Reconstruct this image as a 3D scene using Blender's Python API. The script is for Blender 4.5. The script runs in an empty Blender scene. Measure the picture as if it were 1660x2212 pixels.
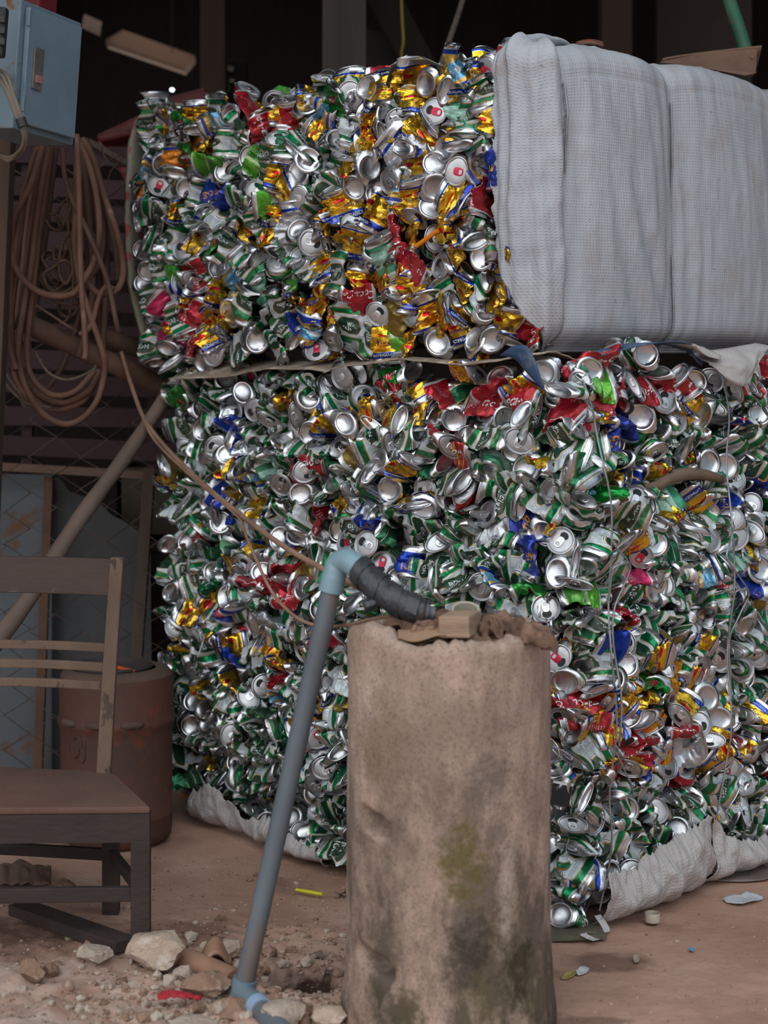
import bpy, bmesh, math, random
import numpy as np
from mathutils import Vector, Matrix, noise

R_ = random.Random(11)
NR = np.random.default_rng(5)
scene = bpy.context.scene
col = scene.collection

# ------------------------------------------------------------------ camera, sky, sun, exposure
F = 3790.0          # focal length in pixels of the 1660 x 2212 frame
HZ = 790.0          # row of the horizon
CH = 1.11           # camera height in metres
cam_d = bpy.data.cameras.new('camera')
cam = bpy.data.objects.new('camera', cam_d)
col.objects.link(cam)
cam.location = (0, 0, CH)
cam.rotation_euler = (math.pi / 2, 0, 0)
cam_d.sensor_fit = 'VERTICAL'
cam_d.sensor_height = 36.0
cam_d.sensor_width = 27.0
cam_d.lens = F / 2212 * 36.0
cam_d.shift_y = -(1106 - HZ) / 2212
cam_d.clip_start = 0.05
cam_d.dof.use_dof = True
cam_d.dof.focus_distance = 3.6
cam_d.dof.aperture_fstop = 3.6
scene.camera = cam

world = bpy.data.worlds.new('overcast_sky')
scene.world = world
world.use_nodes = True
wn = world.node_tree.nodes
wl = world.node_tree.links
bg = wn['Background']
tc = wn.new('ShaderNodeTexCoord')
sp = wn.new('ShaderNodeSeparateXYZ')
wl.new(tc.outputs['Generated'], sp.inputs[0])
wr = wn.new('ShaderNodeValToRGB')
wr.color_ramp.elements[0].position = 0.0
wr.color_ramp.elements[0].color = (0.30, 0.32, 0.36, 1)
wr.color_ramp.elements[1].position = 0.55
wr.color_ramp.elements[1].color = (0.72, 0.88, 1.0, 1)
wl.new(sp.outputs['Z'], wr.inputs[0])
wl.new(wr.outputs[0], bg.inputs['Color'])
bg.inputs['Strength'].default_value = 0.95

sun_d = bpy.data.lights.new('overcast_sun', 'SUN')
sun_d.energy = 2.15
sun_d.angle = math.radians(85)
sun_d.color = (1.0, 0.985, 0.97)
sun = bpy.data.objects.new('overcast_sun', sun_d)
col.objects.link(sun)
sun.location = (-2, -3, 6)
sun.rotation_euler = Vector((0.30, 0.74, -0.70)).to_track_quat('-Z', 'Y').to_euler()

vs = scene.view_settings
scene.display_settings.display_device = 'sRGB'
vs.view_transform = 'Standard'
vs.look = 'None'
vs.gamma = 1.0
vs.exposure = 0.0
vs.use_curve_mapping = False
scene.cycles.max_bounces = 7
scene.cycles.diffuse_bounces = 3
scene.cycles.glossy_bounces = 4
scene.cycles.caustics_reflective = False
scene.cycles.caustics_refractive = False
scene.cycles.sample_clamp_indirect = 4.0


def P(px, py, d):
    """the point at depth d seen at pixel (px, py)"""
    return Vector(((px - 830) / F * d, d, CH - (py - HZ) / F * d))


def G(px, py, z=0.0):
    """the point of the height-z plane seen at pixel (px, py)"""
    return P(px, py, (CH - z) * F / (py - HZ))


# ------------------------------------------------------------------ materials
def srgb(r, g, b):
    f = lambda c: ((c / 255 + 0.055) / 1.055) ** 2.4 if c > 10 else c / 255 / 12.92
    return (f(r), f(g), f(b), 1)


def new_mat(name):
    m = bpy.data.materials.new(name)
    m.use_nodes = True
    return m, m.node_tree.nodes, m.node_tree.links, m.node_tree.nodes['Principled BSDF']


def mixc(n, l, fac, a, b):
    x = n.new('ShaderNodeMix')
    x.data_type = 'RGBA'
    for sock, v in ((x.inputs['Factor'], fac), (x.inputs['A'], a), (x.inputs['B'], b)):
        pass
    for idx, v in ((0, fac), (6, a), (7, b)):
        if isinstance(v, (int, float, tuple)):
            x.inputs[idx].default_value = v
        else:
            l.new(v, x.inputs[idx])
    return x.outputs[2]


def mth(n, l, op, a, b=0.0, c=None, clamp=False):
    x = n.new('ShaderNodeMath')
    x.operation = op
    x.use_clamp = clamp
    for i, v in enumerate((a, b) if c is None else (a, b, c)):
        if isinstance(v, (int, float)):
            x.inputs[i].default_value = v
        else:
            l.new(v, x.inputs[i])
    return x.outputs[0]


def ramp(n, l, src, stops, interp='LINEAR'):
    r = n.new('ShaderNodeValToRGB')
    cr = r.color_ramp
    cr.interpolation = interp
    stops = [(p, c if isinstance(c, tuple) else (c, c, c, 1)) for p, c in stops]
    cr.elements[0].position, cr.elements[0].color = stops[0]
    cr.elements[1].position, cr.elements[1].color = stops[-1]
    for p, c in stops[1:-1]:
        e = cr.elements.new(p)
        e.color = c
    l.new(src, r.inputs[0])
    return r.outputs[0]


def nz(n, l, vec, scale, detail=4, rough=0.55, out='Fac', stretch=None):
    if stretch:
        mp = n.new('ShaderNodeMapping')
        mp.inputs['Scale'].default_value = stretch
        l.new(vec, mp.inputs[0])
        vec = mp.outputs[0]
    t = n.new('ShaderNodeTexNoise')
    t.inputs['Scale'].default_value = scale
    t.inputs['Detail'].default_value = detail
    t.inputs['Roughness'].default_value = rough
    l.new(vec, t.inputs['Vector'])
    return t.outputs[out]


def M(name, c1, c2=None, scale=6, rough=0.75, metal=0.0, bump=0.0, bscale=80, stretch=None,
      c3=None, scale3=14, lo3=0.5, hi3=0.65, coord='Object', lo=0.35, hi=0.65):
    """two colours mixed by noise, an optional third in patches, optional bump"""
    m, n, l, b = new_mat(name)
    t = n.new('ShaderNodeTexCoord')
    v = t.outputs[coord]
    out = c1
    if c2 is not None:
        out = ramp(n, l, nz(n, l, v, scale, 6, 0.6, stretch=stretch), [(lo, c1), (hi, c2)])
    if c3 is not None:
        f = ramp(n, l, nz(n, l, v, scale3, 7, 0.65, stretch=stretch), [(lo3, 0.0), (hi3, 1.0)])
        out = mixc(n, l, f, out, c3)
    if isinstance(out, tuple):
        b.inputs['Base Color'].default_value = out
    else:
        l.new(out, b.inputs['Base Color'])
    b.inputs['Roughness'].default_value = rough
    b.inputs['Metallic'].default_value = metal
    if bump:
        bp = n.new('ShaderNodeBump')
        bp.inputs['Strength'].default_value = bump
        bp.inputs['Distance'].default_value = 0.01
        l.new(nz(n, l, v, bscale, 5, 0.65, stretch=stretch), bp.inputs['Height'])
        l.new(bp.outputs[0], b.inputs['Normal'])
    return m


# ------------------------------------------------------------------ mesh helpers
class MB:
    def __init__(self):
        self.v, self.f, self.mi = [], [], []

    def add(self, vs_, fs_, mi=0):
        o = len(self.v)
        self.v += [tuple(p) for p in vs_]
        self.f += [tuple(i + o for i in f) for f in fs_]
        self.mi += [mi] * len(fs_)
        return self

    def box(self, c, s, rot=None, mi=0, bev=0.0):
        """box of centre c, size s; rot: 3x3 matrix; bev: chamfer"""
        bm = bmesh.new()
        bmesh.ops.create_cube(bm, size=1.0)
        for w in bm.verts:
            w.co = Vector((w.co.x * s[0], w.co.y * s[1], w.co.z * s[2]))
        if bev:
            bmesh.ops.bevel(bm, geom=list(bm.edges), offset=bev, segments=2, affect='EDGES', profile=0.6)
        bm.verts.index_update()
        vs_ = [((rot @ w.co) if rot else w.co) + Vector(c) for w in bm.verts]
        fs_ = [[w.index for w in f.verts] for f in bm.faces]
        bm.free()
        return self.add(vs_, fs_, mi)

    def bar(self, a, b, w, h, up=(0, 0, 1), bev=0.0, mi=0):
        """rectangular bar from a to b, w across, h along up"""
        a, b = Vector(a), Vector(b)
        y = (b - a).normalized()
        u = Vector(up)
        x = y.cross(u).normalized()
        z = x.cross(y)
        rot = Matrix((x, y, z)).transposed()
        return self.box((a + b) / 2, (w, (b - a).length, h), rot, mi, bev)

    def tube(self, pts, r, n=10, cap=True, mi=0, closed=False):
        pts = [Vector(p) for p in pts]
        k = len(pts)
        rs = r if isinstance(r, (list, tuple)) else [r] * k
        tg = []
        for i in range(k):
            if closed:
                d = pts[(i + 1) % k] - pts[i - 1]
            else:
                d = pts[min(i + 1, k - 1)] - pts[max(i - 1, 0)]
            tg.append(d.normalized() if d.length > 1e-9 else Vector((0, 0, 1)))
        a = Vector((0, 0, 1)) if abs(tg[0].z) < 0.9 else Vector((1, 0, 0))
        x = tg[0].cross(a).normalized()
        vs_, fs_ = [], []
        for i in range(k):
            x = (x - tg[i] * x.dot(tg[i]))
            x = x.normalized() if x.length > 1e-6 else tg[i].orthogonal().normalized()
            y = tg[i].cross(x)
            for j in range(n):
                t = 2 * math.pi * j / n
                vs_.append(pts[i] + (x * math.cos(t) + y * math.sin(t)) * rs[i])
        for i in range(k if closed else k - 1):
            for j in range(n):
                i2 = (i + 1) % k
                fs_.append((i * n + j, i * n + (j + 1) % n, i2 * n + (j + 1) % n, i2 * n + j))
        if cap and not closed:
            fs_.append(tuple(range(n))[::-1])
            fs_.append(tuple((k - 1) * n + j for j in range(n)))
        return self.add(vs_, fs_, mi)

    def lathe(self, prof, c=(0, 0, 0), n=32, mi=0, fn=None, rot=None):
        """prof: list of (radius, height); fn(point, angle, k) may move a point"""
        vs_, fs_ = [], []
        for k, (r, z) in enumerate(prof):
            for j in range(n):
                t = 2 * math.pi * j / n
                p = Vector((r * math.cos(t), r * math.sin(t), z))
                if fn:
                    p = fn(p, t, k)
                if rot:
                    p = rot @ p
                vs_.append(p + Vector(c))
        for k in range(len(prof) - 1):
            for j in range(n):
                fs_.append((k * n + j, k * n + (j + 1) % n, (k + 1) * n + (j + 1) % n, (k + 1) * n + j))
        return self.add(vs_, fs_, mi)

    def grid(self, fn, nu, nv, mi=0):
        vs_ = [fn(i / nu, j / nv) for j in range(nv + 1) for i in range(nu + 1)]
        w = nu + 1
        fs_ = [(j * w + i, j * w + i + 1, (j + 1) * w + i + 1, (j + 1) * w + i)
               for j in range(nv) for i in range(nu)]
        return self.add(vs_, fs_, mi)

    def build(self, name, mats, parent=None, smooth=None, loc=None):
        me = bpy.data.meshes.new(name)
        me.from_pydata(self.v, [], self.f)
        for m in (mats if isinstance(mats, (list, tuple)) else [mats]):
            me.materials.append(m)
        if any(self.mi):
            me.polygons.foreach_set('material_index', self.mi)
        if smooth is not None:
            me.polygons.foreach_set('use_smooth', [True] * len(me.polygons))
            if smooth < 179:
                me.set_sharp_from_angle(angle=math.radians(smooth))
        me.update()
        o = bpy.data.objects.new(name, me)
        col.objects.link(o)
        if loc is not None:
            me.transform(Matrix.Translation(-Vector(loc)))
            o.location = loc
        if parent is not None:
            o.parent = parent
            o.matrix_parent_inverse = Matrix.Translation(-parent.location)
        return o


def tag(o, label, cat, group=None, kind=None):
    o['label'] = label
    o['category'] = cat
    if group:
        o['group'] = group
    if kind:
        o['kind'] = kind
    return o


def thing(name, label, cat, loc, group=None):
    o = bpy.data.objects.new(name, None)
    o.empty_display_size = 0.05
    o.location = loc
    col.objects.link(o)
    return tag(o, label, cat, group)


def struct(o):
    o['kind'] = 'structure'
    return o


def spline(pts, per=8, closed=False):
    """Catmull-Rom through pts"""
    pts = [Vector(p) for p in pts]
    k = len(pts)
    out = []
    rng = range(k if closed else k - 1)
    for i in rng:
        if closed:
            p0, p1, p2, p3 = pts[i - 1], pts[i], pts[(i + 1) % k], pts[(i + 2) % k]
        else:
            p0, p1, p2, p3 = pts[max(i - 1, 0)], pts[i], pts[i + 1], pts[min(i + 2, k - 1)]
        for s in range(per):
            t = s / per
            out.append(0.5 * ((2 * p1) + (p2 - p0) * t + (2 * p0 - 5 * p1 + 4 * p2 - p3) * t * t
                              + (3 * p1 - p0 - 3 * p2 + p3) * t ** 3))
    if not closed:
        out.append(pts[-1])
    return out


def fbm(x, y, z=0.0, o=4):
    return noise.fractal(Vector((x, y, z)), 1.0, 2.0, o, noise_basis='PERLIN_ORIGINAL')


def sm(a, b, x):
    t = min(1, max(0, (x - a) / (b - a)))
    return t * t * (3 - 2 * t)

# ------------------------------------------------------------------ structure: floor, walls, roof
def floor_height(x, y):
    h = 0.006 * fbm(x * 3, y * 3, 1.0) + 0.003 * fbm(x * 14, y * 14, 2.0, 3)
    left = sm(0.10, -0.25, x) * sm(3.75, 3.25, y)      # rubbly ground at the front
    h += left * (0.013 * fbm(x * 20, y * 20, 4.0, 5) + 0.006)
    hx, hy = x + 0.152, y - 3.155                       # the dug hole beside the pipe
    d = math.hypot(hx / 0.062, hy / 0.066) + 0.25 * fbm(x * 25, y * 25, 9)
    h -= 0.12 * sm(1.25, 0.6, d)
    h += 0.018 * math.exp(-((d - 1.5) / 0.35) ** 2) * left
    if y > 3.35:
        h *= sm(3.9, 3.35, y) * 0.7 + 0.3
    return h - 0.004


def axis_pts(lo, a, b, hi, fine, coarse):
    p = list(np.arange(lo, a, coarse)) + list(np.arange(a, b, fine)) + list(np.arange(b, hi + coarse, coarse))
    return p


xs = axis_pts(-5.0, -1.1, 0.95, 5.0, 0.0085, 0.3)
ys = axis_pts(-4.0, 2.5, 4.3, 9.3, 0.0085, 0.3)
fv = [(x, y, floor_height(x, y)) for y in ys for x in xs]
w_ = len(xs)
ff = [(j * w_ + i, j * w_ + i + 1, (j + 1) * w_ + i + 1, (j + 1) * w_ + i)
      for j in range(len(ys) - 1) for i in range(w_ - 1)]


def floor_material():
    m, n, l, b = new_mat('dusty_ground')
    t = n.new('ShaderNodeTexCoord')
    v = t.outputs['Object']
    base = ramp(n, l, nz(n, l, v, 2.2, 7, 0.62), [(0.30, srgb(160, 124, 106)), (0.5, srgb(186, 147, 128)), (0.72, srgb(202, 168, 150))])
    # pale cement dust at the front left
    s = n.new('ShaderNodeSeparateXYZ')
    l.new(v, s.inputs[0])
    front = mth(n, l, 'MULTIPLY', ramp(n, l, mth(n, l, 'SUBTRACT', 3.42, s.outputs['Y']), [(0.0, 0.0), (0.32, 1.0)]),
                ramp(n, l, mth(n, l, 'ADD', s.outputs['X'], 1.0), [(0.78, 1.0), (1.0, 0.0)]))
    dust = mth(n, l, 'MULTIPLY', front, ramp(n, l, nz(n, l, v, 7, 8, 0.7), [(0.40, 0.0), (0.62, 0.85)]))
    base = mixc(n, l, dust, base, srgb(198, 178, 166))
    # noise stains, then set stains and darker patches
    st = ramp(n, l, nz(n, l, v, 3.1, 3, 0.5, stretch=(1, 0.8, 1)), [(0.60, 0.0), (0.72, 0.65)])
    base = mixc(n, l, st, base, srgb(98, 68, 58))
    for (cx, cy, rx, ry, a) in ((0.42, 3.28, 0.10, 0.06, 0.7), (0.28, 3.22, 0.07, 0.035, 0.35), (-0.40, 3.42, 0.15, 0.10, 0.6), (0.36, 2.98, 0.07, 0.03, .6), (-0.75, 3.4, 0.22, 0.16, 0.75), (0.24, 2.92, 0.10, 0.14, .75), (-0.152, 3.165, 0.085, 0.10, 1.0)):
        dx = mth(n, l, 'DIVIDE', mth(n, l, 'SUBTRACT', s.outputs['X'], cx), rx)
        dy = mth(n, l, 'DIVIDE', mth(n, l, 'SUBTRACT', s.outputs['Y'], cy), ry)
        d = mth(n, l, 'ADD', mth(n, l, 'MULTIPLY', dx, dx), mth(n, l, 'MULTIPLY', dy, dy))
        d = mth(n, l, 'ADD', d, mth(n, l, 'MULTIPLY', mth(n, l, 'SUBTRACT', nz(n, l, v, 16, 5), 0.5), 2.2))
        base = mixc(n, l, ramp(n, l, d, [(0.3, a), (1.0, 0.0)]), base, srgb(104, 76, 64) if a < 0.99 else srgb(66, 48, 40))  # last patch: dark hole soil, with the pit's shade put into the colour
    speck = ramp(n, l, nz(n, l, v, 190, 2, 0.5), [(0.66, 0.0), (0.70, 0.55)])
    base = mixc(n, l, mth(n, l, 'MULTIPLY', speck, front), base, srgb(196, 180, 168))
    l.new(base, b.inputs['Base Color'])
    b.inputs['Roughness'].default_value = 0.92
    b.inputs['Specular IOR Level'].default_value = 0.25
    bp = n.new('ShaderNodeBump')
    bp.inputs['Strength'].default_value = 0.8
    bp.inputs['Distance'].default_value = 0.007
    l.new(nz(n, l, v, 55, 7, 0.7), bp.inputs['Height'])
    l.new(bp.outputs[0], b.inputs['Normal'])
    return m


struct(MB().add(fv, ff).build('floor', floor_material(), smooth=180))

m_dark = M('dark_boards', srgb(30, 22, 20), srgb(44, 31, 27), scale=3, stretch=(8, 8, 0.4), rough=0.9)  # one near-black base colour for the shed boards
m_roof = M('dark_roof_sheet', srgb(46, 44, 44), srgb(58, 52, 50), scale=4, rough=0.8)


def wall(name, c, s, m):
    return struct(MB().box(c, s).build(name, m))


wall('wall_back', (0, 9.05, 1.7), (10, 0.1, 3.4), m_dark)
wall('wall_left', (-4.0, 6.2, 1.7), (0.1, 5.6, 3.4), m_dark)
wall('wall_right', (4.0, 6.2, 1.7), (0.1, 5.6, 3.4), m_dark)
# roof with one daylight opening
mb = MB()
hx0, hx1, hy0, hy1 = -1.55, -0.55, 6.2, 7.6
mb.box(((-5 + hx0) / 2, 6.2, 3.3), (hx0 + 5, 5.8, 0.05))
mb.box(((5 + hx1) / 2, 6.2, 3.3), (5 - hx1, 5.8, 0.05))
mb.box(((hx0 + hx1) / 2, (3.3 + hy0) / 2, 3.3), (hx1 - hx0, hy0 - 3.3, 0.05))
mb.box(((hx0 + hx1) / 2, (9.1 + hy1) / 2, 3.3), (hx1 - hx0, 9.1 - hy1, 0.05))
mb.box((-2.85, 2.75, 2.75), (4.5, 1.2, 0.04))  # unseen left eave, added to shade the chair and drum side
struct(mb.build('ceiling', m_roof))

# ------------------------------------------------------------------ bales: faces
TH = math.radians(44)
DL = Vector((-math.cos(TH), math.sin(TH), 0))       # along the left face, away from the corner
DR = Vector((math.sin(TH), math.cos(TH), 0))        # along the right face
C_LO = Vector((0.369, 3.45, 0))
C_UP = Vector((0.314, 3.503, 0))
Z0_LO, Z1_LO = 0.02, 1.115
Z0_UP, Z1_UP = 1.135, 1.745


class Face:
    def __init__(s, c, d, n, L, z0, z1, bulge):
        s.c, s.d, s.n, s.L, s.z0, s.z1, s.b = c, d, n, L, z0, z1, bulge

    def at(s, u, z, off=0.0):
        p = s.c + s.d * u + s.n * (off + s.b(u, z))
        p.z = z
        return p

    def pix(s, px, py):
        """(u, z) where the sight line of a pixel meets the face"""
        d = Vector(((px - 830) / F, 1, -(py - HZ) / F))
        t = s.c.dot(s.n) / d.dot(s.n)
        p = d * t
        return (p - s.c).dot(s.d), CH + p.z


def b_ll(u, z):
    x = min(max(u / 1.24, 0), 1)
    return 0.03 * math.sin(math.pi * x) + 0.02 * math.sin(math.pi * min(max(z / 1.1, 0), 1)) - 0.03 * sm(0.62, 0.68, u) - 0.06 * sm(0.30, 0.0, z) * sm(0.6, 1.2, u) + 0.012 * math.sin(z * 21 + u * 3)


def b_lr(u, z):
    return 0.025 * math.sin(math.pi * min(max(z / 1.1, 0), 1)) + 0.01 * math.sin(z * 17 + u * 5)


def b_ul(u, z):
    x = min(max(u / 1.31, 0), 1)
    y = min(max((z - Z0_UP) / 0.61, 0), 1)
    return 0.035 * math.sin(math.pi * x) ** 0.7 + 0.025 * math.sin(math.pi * y) - 0.02


FL_LO = Face(C_LO, DL, -DR, 1.24, Z0_LO, Z1_LO, b_ll)
FR_LO = Face(C_LO, DR, -DL, 1.15, Z0_LO, Z1_LO, b_lr)
FL_UP = Face(C_UP, DL, -DR, 1.255, Z0_UP, Z1_UP, b_ul)

# ------------------------------------------------------------------ can materials (label patterns over the wrap coordinates)
def add_dirt(n, l, col_, v, amount, tint=srgb(122, 98, 84)):
    f = ramp(n, l, nz(n, l, v, 9, 6, 0.65), [(0.45, 0.0), (0.75, amount)])
    return mixc(n, l, f, col_, tint)


def can_mat(name, bands, metal=0.55, rough=0.32, emblems=(), metal_bands=None, twin=True, lines=None, dirt=0.45):
    """bands: [(v, colour)] along the can; emblems: [(u, v, ru, rv, fill, ring colour)]"""
    m, n, l, b = new_mat(name)
    t = n.new('ShaderNodeTexCoord')
    s = n.new('ShaderNodeSeparateXYZ')
    l.new(t.outputs['UV'], s.inputs[0])
    u, v = s.outputs['X'], s.outputs['Y']
    u2 = mth(n, l, 'FRACT', mth(n, l, 'MULTIPLY', u, 2.0)) if twin else u
    c = ramp(n, l, v, bands, 'CONSTANT')
    mt = ramp(n, l, v, metal_bands, 'CONSTANT') if metal_bands else None
    if lines:       # grey small print: unreadable rows at the back of the can
        c0, lu0, lu1, lv0, lv1, rows = lines
        row = mth(n, l, 'FRACT', mth(n, l, 'MULTIPLY', v, rows))
        inside = mth(n, l, 'MULTIPLY', mth(n, l, 'MULTIPLY', mth(n, l, 'GREATER_THAN', u2, lu0), mth(n, l, 'LESS_THAN', u2, lu1)),
                     mth(n, l, 'MULTIPLY', mth(n, l, 'GREATER_THAN', v, lv0), mth(n, l, 'LESS_THAN', v, lv1)))
        k = mth(n, l, 'MULTIPLY', inside, mth(n, l, 'MULTIPLY', mth(n, l, 'LESS_THAN', row, 0.45),
                mth(n, l, 'GREATER_THAN', nz(n, l, t.outputs['UV'], 1.0, 1, 0.5, stretch=(160, 30, 1)), 0.46)))
        c = mixc(n, l, k, c, c0)
    for (eu, ev, ru, rv, fill, ring) in emblems:
        dx = mth(n, l, 'DIVIDE', mth(n, l, 'SUBTRACT', u2, eu), ru)
        dy = mth(n, l, 'DIVIDE', mth(n, l, 'SUBTRACT', v, ev), rv)
        dx2, dy2 = mth(n, l, 'MULTIPLY', dx, dx), mth(n, l, 'MULTIPLY', dy, dy)
        if ring is not None:    # squarish shield
            d = mth(n, l, 'ADD', mth(n, l, 'MULTIPLY', dx2, mth(n, l, 'ABSOLUTE', dx)), mth(n, l, 'MULTIPLY', dy2, mth(n, l, 'ABSOLUTE', dy)))
            for lim, cc in ((1.9, (0.72, 0.74, 0.75, 1)), (1.62, srgb(10, 60, 40)), (1.5, (0.72, 0.74, 0.75, 1)), (1.22, ring)):
                c = mixc(n, l, mth(n, l, 'LESS_THAN', d, lim), c, cc)
        else:
            d = mth(n, l, 'ADD', dx2, dy2)
            d = mth(n, l, 'ADD', d, mth(n, l, 'MULTIPLY', mth(n, l, 'SUBTRACT', nz(n, l, t.outputs['UV'], 14, 2), 0.5), 1.3))
        c = mixc(n, l, mth(n, l, 'LESS_THAN', d, 1.0), c, fill)
    c = add_dirt(n, l, c, t.outputs['Object'], dirt)
    l.new(c, b.inputs['Base Color'])
    b.inputs['Metallic'].default_value = metal
    if mt is not None:
        l.new(mt, b.inputs['Metallic'])
    l.new(ramp(n, l, nz(n, l, t.outputs['Object'], 30, 3), [(0.3, rough * 0.75), (0.75, min(1, rough * 1.5))]), b.inputs['Roughness'])
    vo = n.new('ShaderNodeTexVoronoi')
    vo.feature = 'F2'
    vo.inputs['Scale'].default_value = 55
    l.new(t.outputs['Object'], vo.inputs['Vector'])
    bp = n.new('ShaderNodeBump')
    bp.inputs['Strength'].default_value = 0.35
    bp.inputs['Distance'].default_value = 0.006
    l.new(vo.outputs['Distance'], bp.inputs['Height'])
    l.new(bp.outputs[0], b.inputs['Normal'])
    return m


W_ = (0.56, 0.625, 0.66, 1)
GRN = (0.000, 0.20, 0.075, 1)
DGRN = (0.004, 0.045, 0.026, 1)
GLD = (0.80, 0.47, 0.035, 1)
BLU = (0.012, 0.055, 0.42, 1)
RED = (0.47, 0.016, 0.032, 1)
TAN = (0.42, 0.27, 0.08, 1)
ALU = (0.66, 0.67, 0.69, 1)

CM = {}
CM['saigon'] = can_mat('white_green_beer_print',
                       [(0, ALU), (0.035, TAN), (0.05, W_), (0.09, GRN), (0.235, TAN), (0.255, W_), (0.80, TAN), (0.82, GRN), (0.93, TAN), (0.955, ALU)],
                       emblems=[(0.5, 0.53, 0.33, 0.19, DGRN, TAN)],
                       metal_bands=[(0, 0.95), (0.05, 0.6), (0.10, 0.7), (0.24, 0.12), (0.80, 0.7), (0.94, 0.95)], rough=0.36,
                       lines=((0.30, 0.34, 0.35, 1), 0.03, 0.15, 0.32, 0.72, 22))
CM['gold'] = can_mat('gold_blue_energy_print',
                     [(0, ALU), (0.03, TAN), (0.045, BLU), (0.20, W_), (0.21, GLD), (0.91, W_), (0.917, BLU), (0.955, ALU)],
                     emblems=[(0.5, 0.66, 0.13, 0.10, (0.85, 0.62, 0.03, 1), None), (0.35, 0.62, 0.13, 0.055, (0.68, 0.02, 0.03, 1), None), (0.66, 0.62, 0.12, 0.055, (0.68, 0.02, 0.03, 1), None)],
                     metal=0.9, rough=0.24, dirt=0.3, lines=((0.16, 0.10, 0.03, 1), 0.02, 0.16, 0.3, 0.8, 20))
CM['red'] = can_mat('red_cola_print', [(0, ALU), (0.05, RED), (0.95, ALU)], metal=0.5, rough=0.33, twin=True, dirt=0.35,
                    lines=((0.75, 0.6, 0.6, 1), 0.02, 0.14, 0.2, 0.6, 18))
CM['redgold'] = can_mat('red_gold_cola_print', [(0, ALU), (0.05, RED), (0.62, (0.75, 0.35, 0.03, 1)), (0.68, RED), (0.80, (0.75, 0.35, 0.03, 1)), (0.83, RED), (0.95, ALU)], metal=0.6, rough=0.3, dirt=0.3)
CM['pink'] = can_mat('pink_soda_print', [(0, ALU), (0.05, (0.62, 0.03, 0.14, 1)), (0.95, ALU)], metal=0.5, rough=0.35, lines=((0.75, 0.5, 0.55, 1), 0.05, 0.4, 0.15, 0.4, 18))
CM['silver'] = can_mat('plain_silver_print', [(0, ALU), (0.07, (0.58, 0.61, 0.65, 1)), (0.80, BLU), (0.88, ALU)], metal=0.85, rough=0.3)
CM['bluestar'] = can_mat('gold_and_light_blue_print', [(0, ALU), (0.05, BLU), (0.16, (0.65, 0.42, 0.10, 1)), (0.35, (0.13, 0.42, 0.68, 1)), (0.78, (0.65, 0.42, 0.10, 1)), (0.88, BLU), (0.94, ALU)],
                         emblems=[(0.5, 0.56, 0.16, 0.09, (0.7, 0.72, 0.7, 1), None)], metal=0.6, rough=0.32)
CM['blue'] = can_mat('deep_blue_print', [(0, ALU), (0.05, BLU), (0.94, ALU)], metal=0.6, rough=0.33)
CM['pepsi'] = can_mat('blue_red_white_cola_print', [(0, ALU), (0.05, BLU), (0.42, W_), (0.47, RED), (0.60, W_), (0.65, BLU), (0.94, ALU)], metal=0.55, rough=0.33)
CM['green'] = can_mat('bright_green_print', [(0, ALU), (0.05, (0.005, 0.25, 0.035, 1)), (0.94, ALU)], emblems=[(0.5, 0.5, 0.17, 0.13, RED, None)], metal=0.65, rough=0.28)
CM['lime'] = can_mat('lime_print', [(0, ALU), (0.05, (0.10, 0.42, 0.03, 1)), (0.40, (0.55, 0.72, 0.40, 1)), (0.48, (0.08, 0.40, 0.05, 1)), (0.94, ALU)], metal=0.5, rough=0.33)
CM['mint'] = can_mat('pale_green_print', [(0, ALU), (0.05, (0.06, 0.32, 0.18, 1)), (0.28, (0.30, 0.52, 0.42, 1)), (0.75, (0.05, 0.25, 0.14, 1)), (0.94, ALU)], metal=0.35, rough=0.45)
CM['dgreen'] = can_mat('dark_green_beer_print', [(0, ALU), (0.05, (0.006, 0.13, 0.05, 1)), (0.2, W_), (0.22, (0.006, 0.11, 0.045, 1)), (0.94, ALU)], metal=0.6, rough=0.3)
CM['orange'] = can_mat('orange_soda_print', [(0, ALU), (0.05, (0.72, 0.22, 0.02, 1)), (0.85, BLU), (0.94, ALU)], metal=0.65, rough=0.3)
CM['olive'] = can_mat('dull_gold_print', [(0, ALU), (0.05, (0.30, 0.21, 0.05, 1)), (0.94, ALU)], emblems=[(0.5, 0.3, 0.1, 0.09, RED, None)], metal=0.75, rough=0.42)


def alu_mat(name, c, rough, dirt):
    m, n, l, b = new_mat(name)
    t = n.new('ShaderNodeTexCoord')
    cc = add_dirt(n, l, c, t.outputs['Object'], dirt, srgb(126, 104, 90))
    l.new(cc, b.inputs['Base Color'])
    b.inputs['Metallic'].default_value = 1.0
    l.new(ramp(n, l, nz(n, l, t.outputs['Object'], 22, 4), [(0.3, rough * 0.8), (0.8, rough * 1.6)]), b.inputs['Roughness'])
    return m


m_alu = alu_mat('bare_aluminium', (0.60, 0.61, 0.635, 1), 0.27, 0.4)
m_lid = alu_mat('lid_aluminium', (0.50, 0.51, 0.53, 1), 0.40, 0.45)
m_tab = alu_mat('tab_aluminium', (0.70, 0.71, 0.73, 1), 0.30, 0.15)
m_tabred = M('red_tab', (0.55, 0.02, 0.06, 1), rough=0.35, metal=0.5)
m_hole_shade = M('opening_shade', (0.006, 0.006, 0.007, 1), rough=0.6)  # painted shade of the drinking hole, a flat disc on the lid
m_white = M('white_lettering', (0.72, 0.75, 0.74, 1), rough=0.45)
m_navy = M('navy_lettering', (0.02, 0.03, 0.22, 1), rough=0.45)
m_orange = M('orange_lettering', (0.80, 0.33, 0.02, 1), rough=0.45)
m_core = M('packed_scrap', (0.03, 0.034, 0.032, 1), (0.12, 0.13, 0.13, 1), scale=30, rough=0.5, metal=0.6)

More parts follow.
